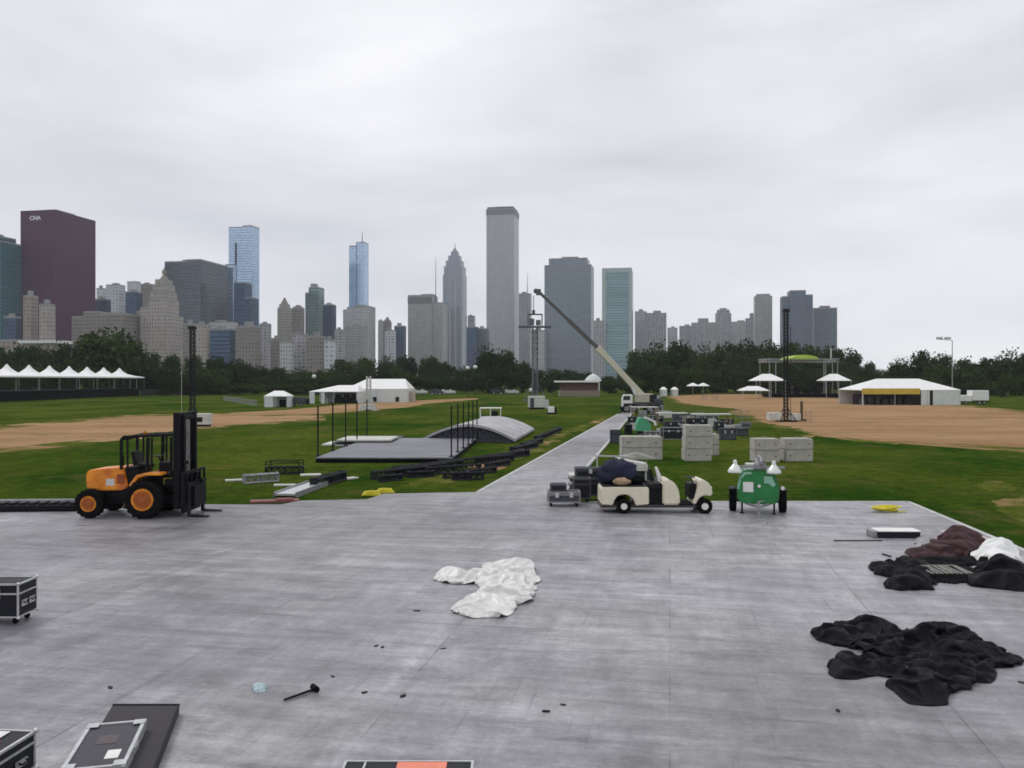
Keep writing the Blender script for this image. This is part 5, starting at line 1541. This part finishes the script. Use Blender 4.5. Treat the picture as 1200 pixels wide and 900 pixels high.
# ---------------------------------------------------------------- cream cargo cart
p = Gd(704.5, 602)
t = thing('cargo_cart', 'cream cargo cart with blue bundle on its flat bed', 'cart', p)
MB().extr([(0, .30), (0, .80), (.06, .86), (1.5, .86), (1.55, .82), (1.55, .30), (1.12, .26), (1.06, .46), (.90, .60), (.72, .63), (.54, .58), (.42, .42), (.38, .27)], 0, 1.15).build('cargo_bed', M_['cream'], t, bevel=.025, seg=2)
MB().box(.05, 1.5, .05, 1.1, .865, .90).build('bed_liner', M_['darkst'], t)
MB().box(-.02, 3.35, .06, 1.09, .18, .27).build('chassis', mt('brown_plastic', (.06, .045, .05), .7), t, bevel=.02)
MB().extr([(2.0, .28), (2.0, 1.0), (2.12, 1.12), (2.32, 1.05), (2.48, .88), (2.56, .60), (2.56, .28)], .02, 1.13).build('seat_base', M_['cream'], t, bevel=.05, seg=2)
MB().extr([(1.62, .78), (1.62, .92), (1.70, .98), (2.02, .96), (2.02, .78)], .08, 1.07).build('seat', M_['seat'], t, bevel=.03)
MB().box(1.56, 2.0, .15, 1.0, .27, .78).build('seat_frame', M_['blk'], t)
MB().extr([(1.93, 1.0), (1.83, 1.45), (1.90, 1.47), (2.06, 1.1)], .5, .62).build('windscreen_post', M_['wht'], t, bevel=.015)
MB().extr([(1.70, 1.0), (1.66, 1.38), (1.73, 1.39), (1.84, 1.0)], .62, 1.05).build('backrest', M_['seat'], t, bevel=.02)
MB().extr([(3.06, .28), (3.20, .52), (3.38, .60), (3.56, .55), (3.62, .60), (3.60, .82), (3.48, 1.02), (3.26, 1.10), (3.14, 1.06), (3.16, .90), (3.08, .60), (2.98, .30)], .02, 1.13).build('front_cowl', M_['cream'], t, bevel=.04, seg=2)
MB().tube((3.16, .4, .75), (2.98, .4, 1.12), .022).lathe([(.15, -.012), (.17, 0), (.15, .012)], (2.96, .4, 1.14), n=14).build('steering_wheel', M_['blk'], t)
MB().box(2.9, 3.12, .2, .95, .45, .95).build('dashboard', M_['blk'], t, bevel=.03)
for y in (.25, .9): MB().tube((3.58, y, .8), (3.63, y, .8), .06, n=10).build('headlight', M_['lens'], t)
MB().box(2.57, 3.0, .05, 1.1, .271, .31).build('floor_mat', M_['rubber'], t)
for x in (.74, 3.36):
    for y, s in ((.07, -1), (1.08, 1)): wheel(t, (x, y, .235), .235 if x < 2 else .25, .18, M_['wht'], s, 26, .72)

# cloth heaps -------------------------------------------------------
def heap(name, pix, h, mat, label, cat, seed=0, cell=.035, z0=DZ, wave=1.6, rough=1.0, bumps=(), edge=.22, group=None, ang=0.0, stretch=2.2, parent=None, basez=None):
    zb = z0 if basez is None else basez
    poly = [G(a, b, zb) for a, b in pix]
    o0 = Vector((sum(p.x for p in poly) / len(poly), sum(p.y for p in poly) / len(poly), zb))
    P = [(p.x - o0.x, p.y - o0.y) for p in poly]
    bp = [(G(a, b, zb) - o0, hh, rr) for a, b, hh, rr in bumps]
    x0, x1 = min(p[0] for p in P) - .1, max(p[0] for p in P) + .1
    y0, y1 = min(p[1] for p in P) - .1, max(p[1] for p in P) + .1
    def sd(x, y):
        ins, best = False, 1e9
        n = len(P)
        for i in range(n):
            ax, ay = P[i]; bx, by = P[(i + 1) % n]
            dx, dy = bx - ax, by - ay
            k = max(0, min(1, ((x - ax) * dx + (y - ay) * dy) / (dx * dx + dy * dy + 1e-12)))
            dd = (x - ax - dx * k) ** 2 + (y - ay - dy * k) ** 2
            best = min(best, dd)
            if (ay > y) != (by > y) and x < (bx - ax) * (y - ay) / (by - ay) + ax: ins = not ins
        return math.sqrt(best) * (1 if ins else -1)
    nx, ny = int((x1 - x0) / cell) + 1, int((y1 - y0) / cell) + 1
    idx, V = {}, []
    ca, sa = math.cos(ang), math.sin(ang)
    for j in range(ny):
        for i in range(nx):
            x, y = x0 + i * cell, y0 + j * cell
            wob = mnoise.noise(Vector((x * 3.5, y * 3.5, seed))) * .09 + mnoise.noise(Vector((x * 11, y * 11, seed))) * .03
            s = sd(x, y) + wob
            if s < -cell * .8: continue
            s = max(0, s)
            u, v = x * ca + y * sa, -x * sa + y * ca
            wv = mnoise.noise_vector(Vector((x * 1.1, y * 1.1, seed + 3.))) * .5
            q1 = 1.1 - math.hypot(mnoise.noise(Vector(((u + wv.x) * wave / stretch, (v + wv.y) * wave * 1.6, seed))), .05) * 2.3
            q2 = 1.1 - math.hypot(mnoise.noise(Vector(((u + wv.x) * wave * 2.3 / stretch + 5, (v - wv.y) * wave * 2.8, seed + 9))), .06) * 2.2
            q3 = mnoise.noise(Vector((x * 14, y * 14, seed + 5)))
            env = 1 - math.exp(-s / edge)
            hh = h * env * (.30 + .48 * max(0, q1) ** 1.3 * rough + .20 * max(0, q2) ** 1.3 * rough + .015 * q3 * rough)
            for c, bh, br in bp:
                dd = math.hypot(x - c.x, y - c.y) / br
                if dd < 1.6: hh += bh * env * math.exp(-dd * dd * 1.8) * (.75 + .35 * q2)
            lip = .03 * min(1, s / .03)
            idx[(i, j)] = len(V); V.append((x, y, max(.004, hh + lip) if s > 0 else .002))
    Fq = []
    for (i, j), a in idx.items():
        b, c, d = idx.get((i + 1, j)), idx.get((i + 1, j + 1)), idx.get((i, j + 1))
        if b is not None and c is not None and d is not None: Fq.append((a, b, c, d))
    me = bpy.data.meshes.new(name); me.from_pydata(V, [], Fq)
    for p_ in me.polygons: p_.use_smooth = True
    me.materials.append(mat)
    o = bpy.data.objects.new(name, me); col.objects.link(o); o.location = o0
    if parent:
        o.parent = parent; o.location = o0 - parent.location
        return o
    return tag(o, label, cat, group)
from mathutils.geometry import delaunay_2d_cdt
_cl = []
def cloth(name, pix, cell, seed, h0, bumps, grow, mat, label, cat, thick=.006):
    """sheet meshed inside its outline on the deck; grown and dropped by the cloth solver below so that it crumples"""
    poly = [G(a, b, DZ) for a, b in pix]
    o0 = Vector((sum(p.x for p in poly) / len(poly), sum(p.y for p in poly) / len(poly), DZ))
    P = [(p.x - o0.x, p.y - o0.y) for p in poly]
    Q = []
    for (ax, ay), (bx, by) in zip(P, P[1:] + P[:1]):
        L = math.hypot(bx - ax, by - ay); k = max(1, round(L / cell))
        for i in range(k):
            x = ax + (bx - ax) * i / k; y = ay + (by - ay) * i / k
            nn = mnoise.noise_vector(Vector((x * 4, y * 4, seed)))
            Q.append((x + nn.x * .05, y + nn.y * .05))
    pp = [Vector(q) for q in Q]; nb = len(pp)
    xs = [q[0] for q in Q]; ys = [q[1] for q in Q]
    def ins(x, y):
        c = False; md = 9
        for i in range(nb):
            ax, ay = Q[i]; bx, by = Q[(i + 1) % nb]
            md = min(md, math.hypot(ax - x, ay - y))
            if (ay > y) != (by > y) and x < (bx - ax) * (y - ay) / (by - ay) + ax: c = not c
        return c and md > cell * .6
    rnd = random.Random(seed)
    y = min(ys); r = 0
    while y < max(ys):
        x = min(xs) + (cell / 2 if r % 2 else 0)
        while x < max(xs):
            xx, yy = x + rnd.uniform(-.1, .1) * cell, y + rnd.uniform(-.1, .1) * cell
            if ins(xx, yy): pp.append(Vector((xx, yy)))
            x += cell
        y += cell * .866; r += 1
    vs2, es2, fs2, *_ = delaunay_2d_cdt(pp, [(i, (i + 1) % nb) for i in range(nb)], [list(range(nb))], 1, 1e-6)
    bp = [(G(a, b, DZ) - o0, hh, rr) for a, b, hh, rr in bumps]
    V = []
    for v in vs2:
        d = min(math.hypot(v.x - q[0], v.y - q[1]) for q in Q)
        z = .012 + h0 * (1 - math.exp(-d / .12)) * (.55 + .5 * mnoise.noise(Vector((v.x * 2.2, v.y * 3.6, seed))) + .25 * mnoise.noise(Vector((v.x * 7, v.y * 7, seed))))
        for c, hh, rr in bp:
            z += hh * (1 - math.exp(-d / .12)) * math.exp(-((v.x - c.x) ** 2 + (v.y - c.y) ** 2) / rr ** 2 * 2) * .9
        V.append((v.x, v.y, max(.012, z)))
    me = bpy.data.meshes.new(name); me.from_pydata(V, [], fs2)
    me.materials.append(mat)
    o = bpy.data.objects.new(name, me); col.objects.link(o); o.location = o0
    vg = o.vertex_groups.new(name='pin')
    vg.add([i for i in range(nb) if mnoise.noise(Vector((Q[i][0] * 3, Q[i][1] * 3, seed + 7))) > .02], 1.0, 'ADD')
    m = o.modifiers.new('cloth', 'CLOTH'); s = m.settings
    s.quality = 6; s.mass = .5; s.tension_stiffness = 18; s.compression_stiffness = 18; s.shear_stiffness = 8; s.bending_stiffness = .015
    s.vertex_group_mass = 'pin'; s.pin_stiffness = 1; s.shrink_min = -grow; s.shrink_max = -grow; s.air_damping = 2
    c = m.collision_settings
    c.use_self_collision = True; c.self_distance_min = .012; c.distance_min = .008; c.collision_quality = 3
    m.point_cache.frame_end = 80
    _cl.append((o, thick))
    return tag(o, label, cat)

def settle_cloths(frames=70):
    fl_ = MB().add([(-14, 5, DZ), (22, 5, DZ), (22, 40, DZ), (-14, 40, DZ)], [(0, 1, 2, 3)]).build('settle_floor', BLK)
    fl_.modifiers.new('collision', 'COLLISION')
    fl_.collision.thickness_outer = .005; fl_.collision.cloth_friction = 40
    f0 = sc.frame_current
    for f in range(1, frames + 1):
        sc.frame_set(f)
    dg = bpy.context.evaluated_depsgraph_get()
    for o, thick in _cl:
        me = bpy.data.meshes.new_from_object(o.evaluated_get(dg))
        for v in me.vertices:
            v.co.z = max(.003, v.co.z)
        for p_ in me.polygons: p_.use_smooth = True
        o.modifiers.clear(); o.vertex_groups.clear(); o.data = me
        sb = o.modifiers.new('smooth', 'SUBSURF'); sb.levels = 1; sb.render_levels = 1
        so = o.modifiers.new('thick', 'SOLIDIFY'); so.thickness = thick
    bpy.data.objects.remove(fl_)
    sc.frame_set(f0)
BLK = mt('black_drape', (.005, .005, .007), .6, 0, .5, 2.2, .25, stretch=(1, 2, 1), spec=.14)
cloth('black_drape', [(950, 745), (968, 737), (985, 730), (1010, 730), (1035, 734), (1058, 744), (1068, 740), (1082, 734), (1110, 736), (1135, 744), (1155, 756), (1178, 768), (1195, 776), (1190, 784), (1168, 783), (1145, 800), (1122, 812), (1098, 821), (1068, 822), (1048, 812), (1038, 803), (1046, 796), (1028, 793), (1005, 796), (985, 794), (971, 783), (982, 774), (1008, 774), (1022, 766), (1000, 760), (975, 757)], .045, 3, .10, [(1084, 752, .14, .35), (1120, 765, .08, .4)], .34, BLK, 'large rumpled black drape heaped on the deck', 'drape')
cloth('plastic_sheet', [(507, 680), (514, 672), (530, 672), (545, 673), (563, 673), (567, 665), (572, 663), (600, 664), (624, 666), (627, 672), (626, 698), (612, 707), (596, 715), (584, 724), (560, 725), (540, 722), (533, 716), (543, 704), (560, 699), (563, 690), (556, 684), (530, 685)], .052, 11, .07, [], .34, mt('white_plastic', (.72, .71, .69), .35, 0, .10, 5, .15), 'crumpled white plastic sheet on the middle of deck', 'plastic sheet', .003)
cloth('maroon_tarp', [(1060, 651), (1075, 645), (1090, 638), (1105, 630), (1120, 627), (1148, 629), (1152, 636), (1140, 646), (1120, 655), (1095, 657), (1075, 657)], .085, 21, .12, [(1110, 645, .04, .5)], .34, M_['maroon'], 'dark maroon tarp crumpled at the deck side', 'tarp')
heap('grey_tarp', [(1070, 643), (1074, 630), (1084, 620), (1090, 622), (1098, 618), (1112, 622), (1106, 630), (1094, 640), (1080, 645)], .08, mt('grey_film', (.30, .29, .30), .5, 0, .3, 5), 'thin grey film crumpled left of maroon tarp', 'tarp', 23, .04, wave=3)
heap('pink_tarp', [(1098, 624), (1112, 620), (1134, 622), (1150, 628), (1165, 634), (1190, 644), (1180, 650), (1160, 652), (1130, 656), (1152, 642), (1145, 630), (1110, 629)], .10, mt('pinkish_film', (.52, .44, .42), .55, 0, .15, 4), 'pale pinkish film edging the maroon tarp', 'tarp', 25, .04, wave=3)
cloth('white_tarp', [(1142, 658), (1150, 645), (1165, 638), (1180, 638), (1192, 646), (1199, 660), (1192, 666), (1160, 664)], .08, 27, .16, [(1170, 655, .06, .4)], .4, M_['white'], 'bright white tarp lump behind the black bundle', 'tarp')
heap('black_bundle', [(1060, 659), (1075, 655), (1110, 655), (1145, 653), (1145, 663), (1110, 667), (1080, 664)], .14, M_['black'], 'flat black cloth lying under the maroon tarp', 'cloth', 29, .04)
cloth('black_bundle', [(1140, 668), (1150, 660), (1162, 654), (1172, 658), (1186, 664), (1204, 670), (1225, 676), (1225, 694), (1190, 693), (1160, 690), (1138, 686), (1132, 678)], .075, 31, .14, [(1168, 668, .14, .3)], .36, BLK, 'bulky black cloth bundle at the right photo edge', 'cloth')
cloth('cloth_roll', [(1022, 665), (1035, 661), (1060, 662), (1092, 664), (1097, 670), (1094, 677), (1070, 679), (1040, 677), (1024, 673)], .07, 33, .12, [], .34, BLK, 'black rolled cloth lying left of the striped net', 'cloth roll')
cloth('cloth_roll', [(1034, 684), (1044, 678), (1065, 677), (1090, 679), (1096, 685), (1088, 691), (1056, 693), (1038, 690)], .07, 35, .11, [], .34, BLK, 'smaller black rolled cloth, the nearer to the camera', 'cloth roll')
heap('strap_net', [(1092, 666), (1110, 664), (1140, 665), (1144, 674), (1140, 684), (1110, 684), (1090, 682)], .07, M_['black'], 'black net with pale webbing straps between cloth bundles', 'cargo net', 37, .04, rough=.3)
settle_cloths()
net = [q for q in col.objects if q.get('category') == 'cargo net'][0]
rn = random.Random(3)
q = MB()
a_, b_ = G(1095, 681, DZ) - net.location, G(1141, 681, DZ) - net.location
for k in range(9):
    x = a_.x + (b_.x - a_.x) * k / 8; yb = a_.y
    j = rn.uniform(-.05, .08)
    q.bar((x, yb + .05, .15), (x + j, yb + .75, .17), .055, .015)
    if k < 8 and k % 2: q.bar((x, yb + .4, .155), (x + .12, yb + .43, .155), .05, .015)
q.bar((a_.x - .1, a_.y + .80, .16), (b_.x, a_.y + .82, .16), .05, .02)
q.build('webbing', mt('webbing', (.22, .21, .19), .8), net)
# silver long case, rod, yellow coil
p = Gd(1023, 630.5)
t = thing('long_case', 'long low silver case with white top on right deck', 'case', p, R(-2))
MB().box(0.16, 1.28, 0, .50, .0, .17).build('body', M_['darkst'], t, bevel=.01)
MB().box(.14, 1.30, -.02, .52, .171, .20).build('lid', M_['wht'], t, bevel=.008)
MB().box(0, .14, .02, .5, 0, .19).build('end_cap', M_['steel'], t, bevel=.02)
a_, b_ = Gd(977, 634.2), Gd(1034, 634.2)
t = MB().tube((0, 0, .02), (b_.x - a_.x, b_.y - a_.y, .02), .018, n=6).build('thin_rod', mt('rod_brown', (.10, .05, .045), .6), loc=a_)
tag(t, 'thin dark rod lying left of the long silver case', 'rod')
t = thing('cable_coil', 'yellow cable coiled near the far right deck corner', 'cable', Gd(1038, 599))
q = MB(); rn = random.Random(8)
for k in range(9):
    ph = rn.random() * 6; cxx = rn.uniform(-.12, .12); rr = rn.uniform(.22, .42)
    q.path([Vector((cxx + math.cos(i / 14 * 2 * PI + ph) * rr, math.sin(i / 14 * 2 * PI + ph) * rr * .8, .03 + k * .014 + rn.random() * .02)) for i in range(15)], .022, 5)
q.path([Vector((.3 + i * .08, -.3 + math.sin(i) * .06, .025)) for i in range(4)], .02, 5)
q.build('cable', M_['ylw'], t)
q = MB()
a_ = Gd(1035, 652)
for i, (px0, py0, px1, py1) in enumerate([(1034, 650, 1044, 653), (1050, 655, 1100, 656)]):
    a_, b_ = Gd(px0, py0), Gd(px1, py1)
    o = MB().path([Vector((0, 0, .02)), (b_ - a_) * .5 + Vector((0, .06, .02)), (b_ - a_) + Vector((0, 0, .02))], .02, 5).build('loose_strap', M_['blk'], loc=a_)
    tag(o, ['short loose black strap left of the maroon tarp', 'long loose black strap running to the maroon tarp'][i], 'strap')
# bundle on the cream cart
cart = [q for q in col.objects if q.name == 'cargo_cart'][0]
def lump(name, c, s, mat, label, cat, seed, group=None, n=30):
    m = MB(); V = []; Fc = []
    for j in range(n // 2 + 1):
        th = PI * j / (n // 2)
        for i in range(n):
            ph = 2 * PI * i / n
            d = Vector((math.sin(th) * math.cos(ph), math.sin(th) * math.sin(ph), math.cos(th)))
            r = 1 + .22 * mnoise.noise(d * 2 + Vector((seed, 0, 0))) + .14 * (1 - abs(mnoise.noise(d * 4.5 + Vector((0, seed, 0)))) * 2.5)
            V.append((d.x * s[0] * r, d.y * s[1] * r, max(-s[2] * .8, d.z * s[2] * r)))
    for j in range(n // 2):
        for i in range(n):
            Fc.append((j * n + i, (j + 1) * n + i, (j + 1) * n + (i + 1) % n, j * n + (i + 1) % n))
    o = m.add(V, Fc).build(name, mat, smooth=True, loc=(c[0], c[1], c[2] + s[2] * .8))
    return tag(o, label, cat, group)
cp = cart.location
lump('cloth_bundle', (cp.x + .62, cp.y + .75, cp.z + .90), (.62, .40, .42), M_['blue'], 'dark blue cloth bundle on the cream cart bed', 'cloth bundle', 4)
lump('sack', (cp.x + .70, cp.y + .22, cp.z + .90), (.26, .18, .13), mt('tan_sack', (.36, .24, .15), .8), 'small tan sack at the front of blue bundle', 'sack', 8)
lump('cloth_bundle', (cp.x + 1.25, cp.y + .6, cp.z + .90), (.22, .3, .16), M_['black'], 'small black bundle against the cream cart seat', 'cloth bundle', 14)

# ---------------------------------------------------------------- green towable light tower
p = Gd(888.5, 603)
t = thing('light_tower', 'green towable light tower with white lamp heads folded down', 'light tower', p, -.25)
prof = [(-.68, .42), (-.72, .75), (-.62, 1.2), (-.55, 1.36), (-.42, 1.43), (.42, 1.43), (.55, 1.36), (.62, 1.2), (.72, .75), (.68, .42), (.5, .33), (-.5, .33)]
MB().extr([(x * .92, z) for x, z in prof], .0, 1.5).build('housing', M_['green'], t, bevel=.045, seg=2)
MB().extr([(-.58, .66), (-.60, .80), (-.52, 1.18), (-.18, 1.18), (-.18, .66)], -.02, .0).build('door', M_['green'], t)
MB().box(-.47, -.15, -.035, -.021, .72, 1.04).build('sign_plate', M_['wht'], t)
MB().extr([(.18, 1.02), (.18, 1.24), (.42, 1.24), (.54, .96), (.44, .90), (.34, 1.0)], -.03, -.005).build('rear_light', M_['mint'], t)
MB().extr([(-.66, .80), (-.56, 1.2), (-.44, 1.36), (-.2, 1.36), (-.2, 1.30), (-.40, 1.28), (-.5, 1.15), (-.60, .80)], -.015, -.001).build('hood_trim', M_['mint'], t)
MB().lathe([(.05, -.05), (.05, 0.0)], (.03, 0, .92), 'y', 12).build('round_light', M_['wht'], t)
MB().lathe([(.06, -.05), (.06, 0.02)], (.76, .1, .86), 'y', 12).build('round_light', M_['wht'], t)
for s in (-1, 1):
    w_ = wheel(t, (0, 0, 0), .37, .24, M_['steel'], s, 24, .5)
    w_.rotation_euler = (0, 0, R(90)); w_.location = (s * .79, .75, .37)
    MB().extr([(s * .66, .42), (s * .66, .74), (s * .72, .78), (s * .90, .76), (s * .92, .70), (s * .70, .70), (s * .70, .42)], .35, 1.15).build('mudguard', M_['blk'], t)
# rotated so that wheels' axle runs along x
for w_ in [c for c in t.children if c.name.startswith('wheel')]:
    pass
MB().box(-.75, .75, .72, .8, .3, .38).build('axle', M_['blk'], t)
q = MB()
q.bar((-.35, .1, .34), (0, -.72, .34), .07).bar((.35, .1, .34), (0, -.72, .34), .07).bar((0, .2, .34), (0, -.8, .34), .08)
q.build('drawbar', M_['steel'], t)
MB().tube((.0, -.62, .05), (.0, -.62, .52), .04).tube((0, -.62, 0), (0, -.62, .05), .09).box(-.02, .14, -.66, -.6, .5, .53).build('jockey_stand', M_['steel'], t)
MB().box(-.05, .05, -.95, -.78, .30, .42).build('hitch', M_['steel'], t)
# folded mast on top
q = MB()
q.bar((0, -.1, 1.55), (0, 2.3, 1.55), .14).bar((0.09, 0, 1.68), (0.09, 2.1, 1.68), .1)
q.box(-.12, .25, .1, .25, 1.43, 1.62).box(-.12, .25, 1.45, 1.6, 1.43, 1.62)
q.build('mast', M_['steel'], t)
MB().bar((-.82, .02, 1.53), (.82, .02, 1.53), .07).tube((.03, .06, 1.5), (.03, .06, 1.85), .03).build('lamp_bar', M_['steel'], t)
for cx_, cz, ax in ((-.72, 1.36, 0), (.48, 1.36, 0), (-.30, 1.62, 0)):
    if cx_ == -.30:
        MB().box(-.40, -.08, .1, .5, 1.5, 1.62).build('lamp_cover', M_['lite'], t, bevel=.02); continue
    o = MB().lathe([(.23, cz - .02), (.235, cz + .03), (.19, cz + .11), (.11, cz + .20), (.07, cz + .25), (.06, cz + .37), (.02, cz + .39)], (cx_, -.02, 0), n=18).build('lamp_head', M_['lens'], t)
for x in (-.5, .5):
    MB().bar((x, .2, .35), (x, .2, .0), .06).box(x - .08, x + .08, .12, .28, 0, .02).build('stabiliser', M_['blk'], t)

# ---------------------------------------------------------------- black truss/case pile at far left deck edge
t = thing('lighting_bar', 'long black lighting bar lying at the left deck edge', 'lighting bar', Gd(-20, 600.5), R(4))
MB().box(0, 2.95, 0, .55, .02, .22).build('body', M_['blk'], t, bevel=.03)
q = MB()
for k in range(9): q.box(.1 + k * .32, .3 + k * .32, .05, .5, .225, .30)
q.build('lamp_unit', M_['case'], t, bevel=.01)
MB().box(0, 2.95, .56, .62, .02, .34).build('back_rail', M_['alu'], t)

# ---------------------------------------------------------------- small things lying on the deck
a_, b_ = Gd(333, 822), Gd(372, 809)
d = b_ - a_
t = thing('mallet', 'short black mallet lying on the near left deck', 'mallet', a_, math.atan2(d.y, d.x))
MB().tube((0, 0, .022), (d.length - .06, 0, .03), .016, .02, 8).build('handle', M_['blk'], t)
MB().tube((d.length - .06, -.07, .042), (d.length - .02, .08, .042), .042, .042, 12).build('head', M_['rubber'], t)
t = heap('plastic_bag', [(297, 811), (300, 804), (308, 803), (314, 806), (313, 813), (303, 814)], .05, mt('bluish_plastic', (.38, .50, .54), .25, 0, .15, 12), 'small bluish plastic scrap near the black mallet', 'plastic scrap', 51, .012, wave=6, edge=.05)
gS = 'small dark scraps scattered over the deck'
for i, (px, py, s, lab) in enumerate([(129, 806, .06, 'tiny dark scrap between the cases and the board'), (489, 716, .07, 'dark scrap just left of the white plastic sheet'), (441, 757, .05, 'tiny dark scrap below left of the plastic sheet'),
        (448, 759, .05, 'second tiny scrap below left of the plastic sheet'), (520, 760, .05, 'tiny scrap straight below the plastic sheet'), (427, 812, .05, 'tiny scrap right of the black mallet, left one'), (472, 816, .06, 'tiny scrap right of the black mallet, right one'),
        (390, 793, .05, 'thin dark scrap above the black mallet'), (1198, 800, .07, 'dark scrap at the right edge beside black drape'), (982, 833, .045, 'dark scrap below the left lobe of black drape'),
        (640, 834, .05, 'dark curled strip on the near middle deck'), (660, 826, .05, 'tiny scrap beside the dark curled strip'), (899, 613, .06, 'dark scrap on deck before the light tower hitch')]):
    p = Gd(px, py)
    rr = random.Random(i)
    m = MB(); k = 6
    m.prism([(math.cos(2 * PI * j / k) * s * .7 * (1 + rr.random()), math.sin(2 * PI * j / k) * s * .5 * (.6 + rr.random())) for j in range(k)], 0.0, .006 + rr.random() * .01)
    o = m.build('scrap', M_['blk'], loc=p); o.rotation_euler = (0, 0, rr.random() * 3)
    tag(o, lab, 'scrap', gS)

# ---------------------------------------------------------------- grass blades near the deck
V, Fc = [], []
rn = random.Random(77)
def inside_deck(x, y):
    ins = False
    n = len(pts)
    for i in range(n):
        ax, ay = pts[i].x, pts[i].y; bx, by = pts[(i + 1) % n].x, pts[(i + 1) % n].y
        if (ay > y) != (by > y) and x < (bx - ax) * (y - ay) / (by - ay) + ax: ins = not ins
    return ins
cnt = 0
while cnt < 26000:
    y = 18 + 24 * rn.random()
    x = rn.uniform(-.66, .66) * y
    if inside_deck(x, y): continue
    if mnoise.noise(Vector((x * .5, y * .5, 0))) < -.25 and rn.random() < .6: continue
    h = rn.uniform(.02, .06); w = .008; a = rn.random() * PI
    dx, dy = math.cos(a) * w, math.sin(a) * w
    lx, ly = rn.uniform(-.04, .04), rn.uniform(-.04, .04)
    o_ = len(V); V += [(x - dx, y - dy, 0), (x + dx, y + dy, 0), (x + lx, y + ly, h)]
    Fc.append((o_, o_ + 1, o_ + 2)); cnt += 1
me = bpy.data.meshes.new('grass_blades'); me.from_pydata(V, [], Fc)
me.materials.append(leaf_mat('blade_green', (.03, .07, .006), (.10, .13, .016)))
o = bpy.data.objects.new('grass_blades', me); col.objects.link(o)
tag(o, 'short green grass growing around the deck', 'grass', kind='stuff')

# ---------------------------------------------------------------- haze
hz = MB().box(-3350, 3350, -300, 3350, -1, 380).build('haze', bpy.data.materials.new('haze'))
hm = hz.data.materials[0]; hm.use_nodes = True
n = hm.node_tree; n.nodes.clear()
ho = n.nodes.new('ShaderNodeOutputMaterial'); hv = n.nodes.new('ShaderNodeVolumePrincipled')
hv.inputs['Color'].default_value = (.86, .90, 1.0, 1); hv.inputs['Density'].default_value = HAZE if 'HAZE' in globals() else .0001
hv.inputs['Anisotropy'].default_value = 0.0
n.links.new(hv.outputs[0], ho.inputs['Volume'])
tag(hz, 'thin grey haze filling the air over the park', kind='stuff')
